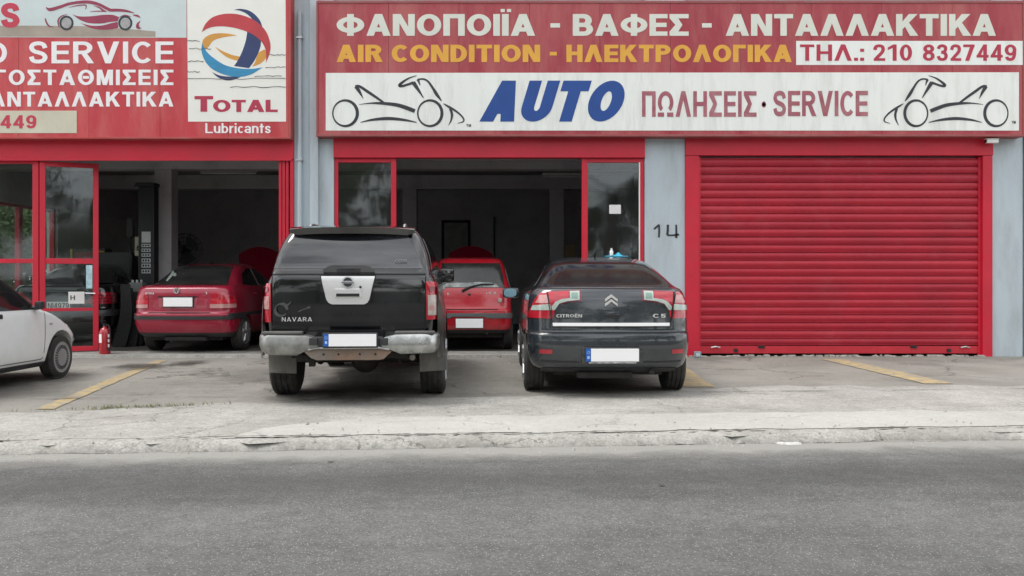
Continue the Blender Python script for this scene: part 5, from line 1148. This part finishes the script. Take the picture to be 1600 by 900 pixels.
for i, (a, b) in enumerate([(362, 379), (381, 386), (388.5, 393.5), (396, 401), (404, 410), (412, 418), (421, 427)]):
    z1, z0 = PZ(a, y-.1)-.05, PZ(b, y-.1)-.05; mb = MB(); mb.box(-.085, .085, -.104, -.1005, z0, z1)
    o = mb.build('label_plate', LBM, Lc, local=True)
    if i:
        mb = MB()
        for k in range(3): mb.box(-.07+.05*k, -.035+.05*k, -.1065, -.1035, z0+.015, z1-.015)
        mb.build('label_print', LK, o, local=True)
# pressure gun hanging on the column, switch box
x, y = PX(204, 2.6), 2.60
hg = empty('air_gun', (x, y, PZ(385, 2.6)), 0, 'black hose gun hanging on the wall left of the lift column', 'air gun')
mb = MB(); mb.box(-.07, .06, -.04, .04, .18, .56, .03); mb.build('gun_body', M_plast, hg, 40, local=True)
mb = MB(); mb.tube([(0, 0, .18), (-.02, -.02, .05), (.03, 0, -.2), (0, .02, -.6)], .02, 8); mb.build('hose', M_black, hg, 40, local=True)
sbx = empty('switch_box', (PX(217, 2.4), 2.4, PZ(400, 2.4)), 0, 'beige switch box with dark symbol beside the lift column', 'box')
mb = MB(); mb.box(-.06, .06, -.05, .05, 0, .37, .012); mb.build('box_body', mat('beige enamel', (.42, .40, .30), .5), sbx, local=True)
mb = MB(); mb.prism([(-.03, .14), (.03, .14), (0, .22)], 'y', -.053, -.049); mb.box(-.02, .02, -.053, -.049, .10, .135); mb.build('symbol', LK, sbx, local=True)
mb = MB(); mb.tube([(0, 0, 0), (0, .05, -.9)], .02, 8); mb.build('conduit', M_plast, sbx, local=True)
# tool cabinet with yellow-edged charger on it
tc_ = empty('tool_cabinet', (PX(186, 2.9), 2.9, .05), 0, 'dark tool cabinet with drawers left of the lift column', 'cabinet')
CBM = mat('dark cabinet steel', (.03, .032, .034), .45, var=.2)
mb = MB(); mb.box(-.36, .36, -.25, .25, 0, 1.75, .015); mb.build('cabinet_body', CBM, tc_, local=True)
for k in range(9): MB().box(-.33, .33, -.265, -.251, .10+.175*k, .255+.175*k, .006).build('drawer', CBM, tc_, local=True)
ch = empty('battery_charger', (PX(143, 3.0), 3.0, 0), 0, 'black box with red screen and yellow edge seen through the door glass', 'charger')
zc = PZ(411, 3.0); mb = MB(); mb.box(-.34, .34, -.15, .15, zc, zc+.29, .02); mb.build('case', M_plast, ch, local=True)
MB().box(-.34, -.30, -.16, -.151, zc+.02, zc+.27, .004).build('edge_strip', mat('warm yellow enamel', (.65, .42, .06), .4), ch, local=True)
MB().box(-.24, .20, -.158, -.151, zc+.07, zc+.22, .004).build('screen', mat('dull red panel', (.20, .03, .03), .4, var=.4, vs_=18), ch, local=True)
MB().box(.22, .33, -.158, -.151, zc+.05, zc+.24, .004).build('side_panel', mat('dull yellow panel', (.40, .25, .04), .4), ch, local=True)
mb = MB(); mb.box(-.32, .32, -.14, .14, .06, zc-.001, .01); mb.build('stand', CBM, ch, local=True)
# grey machine and leaning black panels left of the red saloon
gm = empty('workshop_machine', (PX(216, 1.9), 1.9, .05), 0, 'small grey machine with knobs left of the dusty red saloon', 'machine')
mb = MB(); mb.box(-.13, .13, -.12, .12, .12, 1.16, .03); mb.build('machine_body', mat('grey enamel', (.16, .17, .17), .5, var=.2), gm, local=True)
mb = MB()
for k in range(3): mb.lathe([(0, .022), (.05, .02)], (-.08+.08*k, -.05, 1.16), 'z', 10)
mb.build('knob', LBM, gm, local=True)
mb = MB()
for sx in (-.09, .09): mb.lathe([(-.02, .06), (.02, .06)], (sx, 0, .06), 'x', 12)
mb.build('castor', M_black, gm, local=True)
for k in range(4):
    x = PX(182+9*k, 1.2+.1*k); lean = .28+.05*k; mb = MB()
    for i in range(9):
        t = i/8; mb.v += [(x+dx+.10*math.sin(3*t+k)+lean*t*.55, 1.2+.12*k+.05*math.cos(4*t)+.02*j, .06+1.12*t*(1-.06*k)) for j, dx in ((0, -.13*(1-t*.35)), (0, .13*(1-t*.35)), (1, .13*(1-t*.35)), (1, -.13*(1-t*.35)))]
    mb.f = [(4*i+j, 4*i+(j+1) % 4, 4*i+4+(j+1) % 4, 4*i+4+j) for i in range(8) for j in range(4)]+[(0, 1, 2, 3), (32, 33, 34, 35)]
    tag(mb.build('trim_panel', M_black, None, 50), ['black car trim panel leaning left of the red saloon, leftmost', 'black car trim panel leaning left of the red saloon, second from the left', 'black car trim panel leaning left of the red saloon, third in line', 'black car trim panel leaning left of the red saloon, nearest to it'][k], 'car part', 'black trim panels leaning in the left bay')
# fire extinguisher at the foot of the door leaf
ey = -.10; exx = PX(164, ey)
fe = empty('fire_extinguisher', (exx, ey, .045), 0, 'red fire extinguisher standing at the foot of the glass door leaf', 'extinguisher')
mb = MB(); mb.lathe([(0, .082), (.02, .088), (.36, .088), (.41, .07), (.44, .03), (.46, .028)], (0, 0, 0), 'z', 26); mb.build('cylinder', mat('extinguisher red', (.38, .010, .02), .3, coat=.7, var=.06), fe, 35, local=True)
mb = MB(); mb.lathe([(.46, .03), (.49, .03), (.5, .02)], (0, 0, 0), 'z', 14); mb.box(-.012, .012, -.10, .02, .50, .515, .004); mb.box(-.012, .012, -.11, .02, .535, .55, .004); mb.build('valve', M_black, fe, 40, local=True)
mb = MB(); mb.tube([(.02, -.01, .48), (.08, -.03, .47), (.105, -.05, .38), (.10, -.06, .12), (.095, -.06, .06)], [.012, .012, .012, .016, .022], 10); mb.build('hose', M_black, fe, 40, local=True)
mb = MB()
n = 10
for zc_, h, a0, a1 in ((.19, .14, 215, 262), ):
    for i in range(n):
        A, B_ = R(a0+(a1-a0)*i/n), R(a0+(a1-a0)*(i+1)/n)
        mb.add([(.0895*math.cos(A), .0895*math.sin(A), zc_), (.0895*math.cos(B_), .0895*math.sin(B_), zc_), (.0895*math.cos(B_), .0895*math.sin(B_), zc_+h), (.0895*math.cos(A), .0895*math.sin(A), zc_+h)], [(0, 1, 2, 3)])
mb.build('label', mat('white plate', (1,)*3), fe, local=True)
mb = MB()
for zz in (.12, .20, .28): mb.box(.088, .112, -.088, -.080, zz, zz+.05)
mb.build('label', LBM, fe, local=True)
# framed sheet on the back wall of the middle bay, tube lamps, pipes
def at(px, py, Y): return PX(px, Y), PZ(py, Y)
yb = 9.46; (x0, z1), (x1, z0) = at(690, 344, yb), at(735, 436, yb)
fs = empty('framed_board', (0, yb, 0), 0, 'tall pale board in a black frame on the dark back wall', 'board')
mb = MB(); t = .07
for a, b, c, d_ in ((x0, x0+t, z0, z1), (x1-t, x1, z0, z1), (x0+t, x1-t, z1-t, z1), (x0+t, x1-t, z0, z0+t)): mb.box(a, b, yb-.03, yb+.03, c, d_, .004)
mb.build('frame', M_black, fs); MB().box(x0+t, x1-t, yb-.005, yb+.02, z0+t, z1-t).build('board', mat('pale board', (.30, .31, .28), .8, var=.25, vs_=5), fs)
bbox('wall_pipe', PX(771, 9.4), PX(774, 9.4), 9.38, 9.43, .06, 3.0, M_plast)
for i, (x, y) in enumerate([(-1.3, 3.6), (-.9, 7.9), (-5.2, 7.9), (-6.2, 4.6), (1.3, 5.2)]):
    t_ = empty('tube_lamp', (x, y, 3.62), 0, ['unlit tube lamp under the ceiling of the middle bay, nearest the front', 'unlit tube lamp over the raised bonnet in the middle bay', 'unlit tube lamp at the back of the left bay', 'unlit tube lamp over the red saloon', 'unlit tube lamp at the right of the middle bay'][i], 'lamp', 'unlit tube lamps')
    mb = MB(); mb.box(-.62, .62, -.06, .06, 0, .05, .01); mb.build('lamp_body', M_white, t_, local=True)
    mb = MB(); mb.tube([(-.6, 0, -.03), (.6, 0, -.03)], .018, 10); mb.build('tube', mat('lamp tube glass', (.7, .72, .72), .3), t_, local=True)
# conduit lines along the ceiling
for y, z in ((.9, 3.66), (1.5, 3.70)):
    mb = MB(); mb.tube([(IX0+.1, y, z), (2.85, y, z)], .02, 8); mb.build('ceiling_pipe', M_plast, B, 40)
fan = empty('pedestal_fan', (PX(290, 4.4), 4.4, .05), 0, 'round black pedestal fan in the dark behind the red saloon', 'fan')
mb = MB(); mb.lathe([(0, .22), (.03, .2), (.05, .03)], (0, 0, 0), 'z', 20); mb.tube([(0, 0, .04), (0, 0, 1.7)], .018, 8); mb.build('stand', M_plast, fan, 40, local=True)
mb = MB(); mb.lathe([(-.02, .10), (.10, .08), (.14, .0)], (0, 0, 1.85), 'y', 18, cap=False)
for k in range(3):
    a0 = k*2.09; mb.v; n = 6; b0 = len(mb.v)
    for i in range(n+1):
        a = a0+1.5*i/n
        mb.v += [(.06*math.cos(a), -.03-.015*i/n, 1.85+.06*math.sin(a)), (.30*math.cos(a), -.06+.05*i/n, 1.85+.30*math.sin(a))]
    mb.f += [(b0+2*i, b0+2*i+1, b0+2*i+3, b0+2*i+2) for i in range(n)]
mb.build('blades', M_plast, fan, 40, local=True)
mb = MB()
for rr_ in (.12, .2, .28, .36):
    for yy in (-.10, .03): mb.tube([(rr_*math.cos(k*math.pi/12), yy, 1.85+rr_*math.sin(k*math.pi/12)) for k in range(25)], .005, 5, cap=False)
for k in range(16): a = k*math.pi/8; mb.tube([(.05*math.cos(a), -.12, 1.85+.05*math.sin(a)), (.36*math.cos(a), -.10, 1.85+.36*math.sin(a)), (.36*math.cos(a), .03, 1.85+.36*math.sin(a))], .004, 4)
mb.build('grille', M_black, fan, local=True)
su = empty('shelf_unit', (1.75, 6.0, .05), 0, 'dark steel shelf rack at the right of the middle bay', 'shelf')
for sx_ in (-.5, .5):
    for sy_ in (-.2, .2): MB().box(sx_-.02, sx_+.02, sy_-.02, sy_+.02, 0, 1.75, .003).build('upright', M_plast, su, local=True)
for z in (.3, .8, 1.3, 1.7): MB().box(-.52, .52, -.23, .23, z, z+.03, .003).build('shelf', M_plast, su, local=True)
rd = random.Random(3)
for k in range(9):
    z = (.33, .83, 1.33, 1.73)[k % 4]; x = 1.75-.36+.34*(k//4)+rd.uniform(-.03, .03); h = rd.uniform(.16, .32)
    if k % 2:
        o = MB().box(x-.13, x+.13, 5.86, 6.12, z+.052, z+.05+h, .008).build('carton', mat('brown carton %d' % (k % 3), (.25+.04*(k % 3), .18, .11), .8, var=.15), None); tag(o, 'brown carton on the %s shelf of the dark rack, %s' % (('lowest', 'second', 'third', 'top')[k % 4], ('left', 'middle', 'right')[k//4]), 'box', 'cartons on the shelf rack')
    else:
        mb = MB(); mb.lathe([(0, .09), (h, .09), (h+.01, .08)], (x, 5.98, z+.052), 'z', 18); o = mb.build('oil_can', mat('dull can %d' % (k % 4), (.08+.1*(k % 4), .07, .08), .4, metal=.3, var=.2), None, 40); tag(o, 'dull round can on the %s shelf of the dark rack, %s' % (('lowest', 'second', 'third', 'top')[k % 4], ('left', 'middle', 'right')[k//4]), 'can', 'cans on the shelf rack')
for i, (x, y, n) in enumerate([(-4.1, 6.8, 4), (2.3, 3.6, 5)]):
    for k in range(n):
        mb = MB(); z = .055+.2*k; mb.lathe([(0, .19), (.01, .27), (.04, .31), (.15, .31), (.18, .27), (.19, .19), (.12, .17), (.07, .17), (0, .19)], (x+rd.uniform(-.02, .02), y, z), 'z', 28, cap=False)
        o = mb.build('tyre', M_tyre, None, 40); tag(o, 'bare tyre, %s in the stack %s' % (['lowest', 'second from the floor', 'third from the floor', 'fourth from the floor', 'topmost'][k], ['behind the red saloon', 'by the middle bay right wall'][i]), 'tyre', ['tyres stacked in the left bay', 'tyres stacked in the middle bay'][i])
# security camera on the right header
cx_, cz_ = wx(1541), wz(224)
cm = empty('security_camera', (cx_, -.06, cz_), 0, 'small white security camera on the red header right of the shutter', 'camera')
mb = MB(); mb.tube([(.05, .0, .03), (.05, -.05, .03), (.03, -.09, .02)], .016, 10); mb.build('bracket', M_white, cm, 40, local=True)
mb = MB(); mb.box(-.10, .09, -.15, -.08, -.025, .035, .012); o = mb.build('camera_body', mat('white plastic', (1,)*3), cm, 40, local=True)
mb = MB(); mb.lathe([(-.118, .022), (-.100, .024)], (0, -.115, .005), 'x', 16); mb.build('lens', M_black, cm, 40, local=True)
mb = MB(); mb.box(-.12, .095, -.16, -.075, .036, .045, .003); mb.build('sun_hood', mat('white plastic', (1,)*3), cm, local=True)
# little junction box by the shutter
jb = empty('junction_box', (PX(1090, -.25), -.25, 0), 0, 'small blue-grey box lying at the left foot of the shutter', 'box')
mb = MB(); mb.box(-.055, .055, -.03, .03, .002, .10, .012); mb.build('box_body', mat('blue grey plastic', (.22, .32, .36), .5), jb, local=True)
mb = MB(); letters(mb, '90', 0, 1, 0, 1, -.0305, .2, conv=lambda a, b: (-.03+.06*a, .075-.05*b), th=.001); mb.build('box_print', M_white, jb, local=True)

# ------------------------------------------------------------------ trees
LEAF = [mat('leaf green %s' % n_, c, .6, var=.35, vs_=1.2) for n_, c in (('mid', (.035, .06, .022)), ('fresh', (.12, .185, .055)))]
BARK = mat('tree bark', (.09, .07, .05), .9, var=.3, bump=.5)
def crown_mesh(seed, h, r, n, flat=.8, ls=.12):
    rd = random.Random(seed); mb = MB(); cl = []
    for i in range(26):
        a = rd.uniform(0, 6.28); u = rd.uniform(-1, 1); q = r*rd.uniform(.45, .95)*math.sqrt(1-u*u*.8); cl.append((q*math.cos(a), q*math.sin(a), h+u*r*flat, r*rd.uniform(.2, .42)))
    for i in range(n):
        c = rd.choice(cl); d_ = Vector((rd.gauss(0, 1), rd.gauss(0, 1), rd.gauss(0, 1))).normalized()*c[3]*rd.uniform(.6, 1.08); p = Vector(c[:3])+d_
        s_ = ls*rd.uniform(.6, 1.5); a = Vector((rd.gauss(0, 1), rd.gauss(0, 1), rd.gauss(0, 1))).normalized(); b = a.cross(Vector((rd.gauss(0, 1), rd.gauss(0, 1), rd.gauss(0, 1)))).normalized()
        mb.add([p-a*s_, p+b*s_*.5, p+a*s_, p-b*s_*.5], [(0, 1, 2, 3)])
    return mb.mesh('crown', fix=False), cl
def trunk_mesh(cl, h, r0, seed):
    rd = random.Random(seed); mb = MB(); mb.tube([(0, 0, -.1), (.05, .02, h*.3), (-.04, .05, h*.6), (0, 0, h*.95)], [r0, r0*.75, r0*.55, r0*.2], 10)
    for c in cl[:12]: mb.tube([(0, 0, h*rd.uniform(.45, .7)), (c[0]*.45, c[1]*.45, h*.75), c[:3]], [r0*.4, r0*.25, r0*.06], 6)
    return mb.mesh('trunk')
protos = []
for sd_, h, r, n in ((1, 4.6, 3.4, 9000), (2, 6.0, 3.4, 8000)):
    cm_, cl = crown_mesh(sd_, h, r, n); cm_.materials.append(LEAF[2-sd_ if sd_ == 1 else 0]); tm = trunk_mesh(cl, h, .22, sd_); tm.materials.append(BARK); protos.append((cm_, tm))
def tree(x, y, k, s_, rz, label, group=None):
    t_ = empty('tree', (x, y, 0), rz, label, 'tree', group); t_.scale = (s_,)*3
    for nme, me in (('crown', protos[k][0]), ('trunk', protos[k][1])): o = bpy.data.objects.new(nme, me); col.objects.link(o); o.parent = t_
for i, (x, y, k, s_) in enumerate([(-14.6, 5.2, 0, .55), (-15.2, 8.2, 1, .55), (-14.2, 11.5, 0, .6), (-17.5, 7.0, 0, .7), (-16.5, 13.5, 0, .7), (-13.2, 8.9, 0, .42), (-19, 10.5, 1, .75)]):
    tree(x, y, k, s_, i*1.3, ['leafy green tree outside the side windows, nearest the street', 'second green tree outside the side windows, behind the cream post', 'tall green tree at the far end of the garden', 'pale green tree further back in the garden, beyond the nearest one', 'green tree deepest in the garden outside the side windows', 'low green bush-like tree beside the cream post', 'tall dense tree furthest left in the garden outside the side windows'][i], 'trees outside the side windows')
for i, (x, y, k, s_) in enumerate([(-30, -31, 0, 1.5), (-24, -30, 1, 1.35), (-19, -32, 0, 1.4), (-13, -31, 1, 1.2), (-7, -33, 0, 1.3), (-1.5, -33, 1, 1.15), (10.5, -32, 1, 1.3), (3.2, -33, 0, .72), (7.4, -32, 1, .72), (15.5, -31, 0, 1.35), (22, -33, 1, 1.4), (29, -32, 0, 1.4)]):
    tree(x, y, k, s_, i*.9, ('tree across the road, seen mirrored in the glass, %s from the left' % ['first', 'second', 'third', 'fourth', 'fifth', 'sixth', 'seventh', 'eighth', 'ninth', 'tenth', 'eleventh', 'twelfth'][i]), 'trees across the road')
ps = tag(MB().box(-12.08, -11.92, 7.42, 7.58, 0, 3.4, .01).build('post', mat('cream paint', (.55, .53, .42), .7), None), 'cream post outside among the trees, seen through the side window', 'post')
# palm mirrored in the right-hand pane
pt = empty('palm_tree', (5.2, -30, 0), 0, 'palm across the road, mirrored in the right pane of the middle bay', 'palm')
mb = MB(); mb.tube([(0, 0, -.1), (.05, 0, 2), (0, .05, 4), (0, 0, 5.6)], [.28, .22, .2, .24], 12); mb.build('trunk', BARK, pt, 40, local=True)
mb = MB()
for i in range(34):
    a = i*2.4; el = .9-1.7*(i/34); pr = None
    for j in range(9):
        t = j/8; rr_ = 2.3*t; p = Vector((math.cos(a)*rr_*math.cos(el*.6), math.sin(a)*rr_*math.cos(el*.6), 5.6+rr_*math.sin(el)-.9*t*t))
        if pr is not None:
            dn_ = (p-pr).normalized(); sd2 = dn_.cross(Vector((0, 0, 1))).normalized()
            for sg in (-1, 1):
                for q_ in range(3):
                    b0 = pr.lerp(p, q_/3); tip = b0+sd2*sg*.45*(1-.6*t)+dn_*.25-Vector((0, 0, .12)); mb.add([b0, b0+dn_*.05, tip], [(0, 1, 2)])
        pr = p
mb.build('crown', LEAF[0], pt, local=True, fix=False)
# low wall across the road
wl_ = MB(); wl_.box(-60, 60, -41, -40.7, -.1, 1.5, .02); tag(wl_.build('boundary_wall', M_fascia, None), 'low grey wall across the road, seen only in reflections', 'wall')
# ------------------------------------------------------------------ small litter
gr_ = MB(); rd = random.Random(4)
for i in range(260):
    x = rd.gauss(-3.72, .35); y = edgeY(x)+rd.gauss(0, .04); h = rd.uniform(.015, .05); a = rd.uniform(0, 6.28)
    gr_.add([(x, y, .004), (x+.008*math.cos(a), y+.008*math.sin(a), .004), (x+rd.gauss(0, .02), y+rd.gauss(0, .02), h)], [(0, 1, 2)])
tag(gr_.build('weeds', mat('dry weed green', (.13, .14, .05), .8, var=.4), None, fix=False), 'thin dry weeds along the edge of the forecourt', 'weeds', kind='stuff')
gv = MB()
for i in range(900):
    x = rd.uniform(-7.5, 8); u = rd.random()
    y = kerbY(x)+(rd.gauss(-.16, .09) if u < .55 else rd.gauss(.25, .3) if u < .8 else rd.uniform(0, 6)); z = ZR+.004 if y < kerbY(x)-.1 else .014
    if kerbY(x)-.1 < y < kerbY(x)+.2: z = .015
    r_ = rd.uniform(.004, .013)*(1.6 if rd.random() < .05 else 1)
    gv.add([(x-r_, y, z), (x, y-r_, z), (x+r_, y, z), (x, y+r_, z), (x+r_*.2, y, z+r_*.9)], [(0, 1, 4), (1, 2, 4), (2, 3, 4), (3, 0, 4)])
tag(gv.build('grit', mat('loose grit', (.30, .285, .25), .9, var=.4, vs_=30), None, fix=False), 'loose grit along the kerb and on the forecourt', 'grit', kind='stuff')
pc = MB(); rd = random.Random(9)
for k in range(3):
    x = PX(1208+11*k, -7.0); y = kerbY(x)-.1+rd.uniform(-.02, .02); pc.lathe([(0, .035+.02*rd.random()), (.008, .035), (.012, .012)], (x, y, ZR+.005), 'z', 7)
pc.build('mortar_scrap', mat('pale scrap', (.42, .42, .40), .9), None); tag(bpy.data.objects['mortar_scrap'], 'white mortar scraps on the kerb below the shutter', 'rubble', kind='stuff')
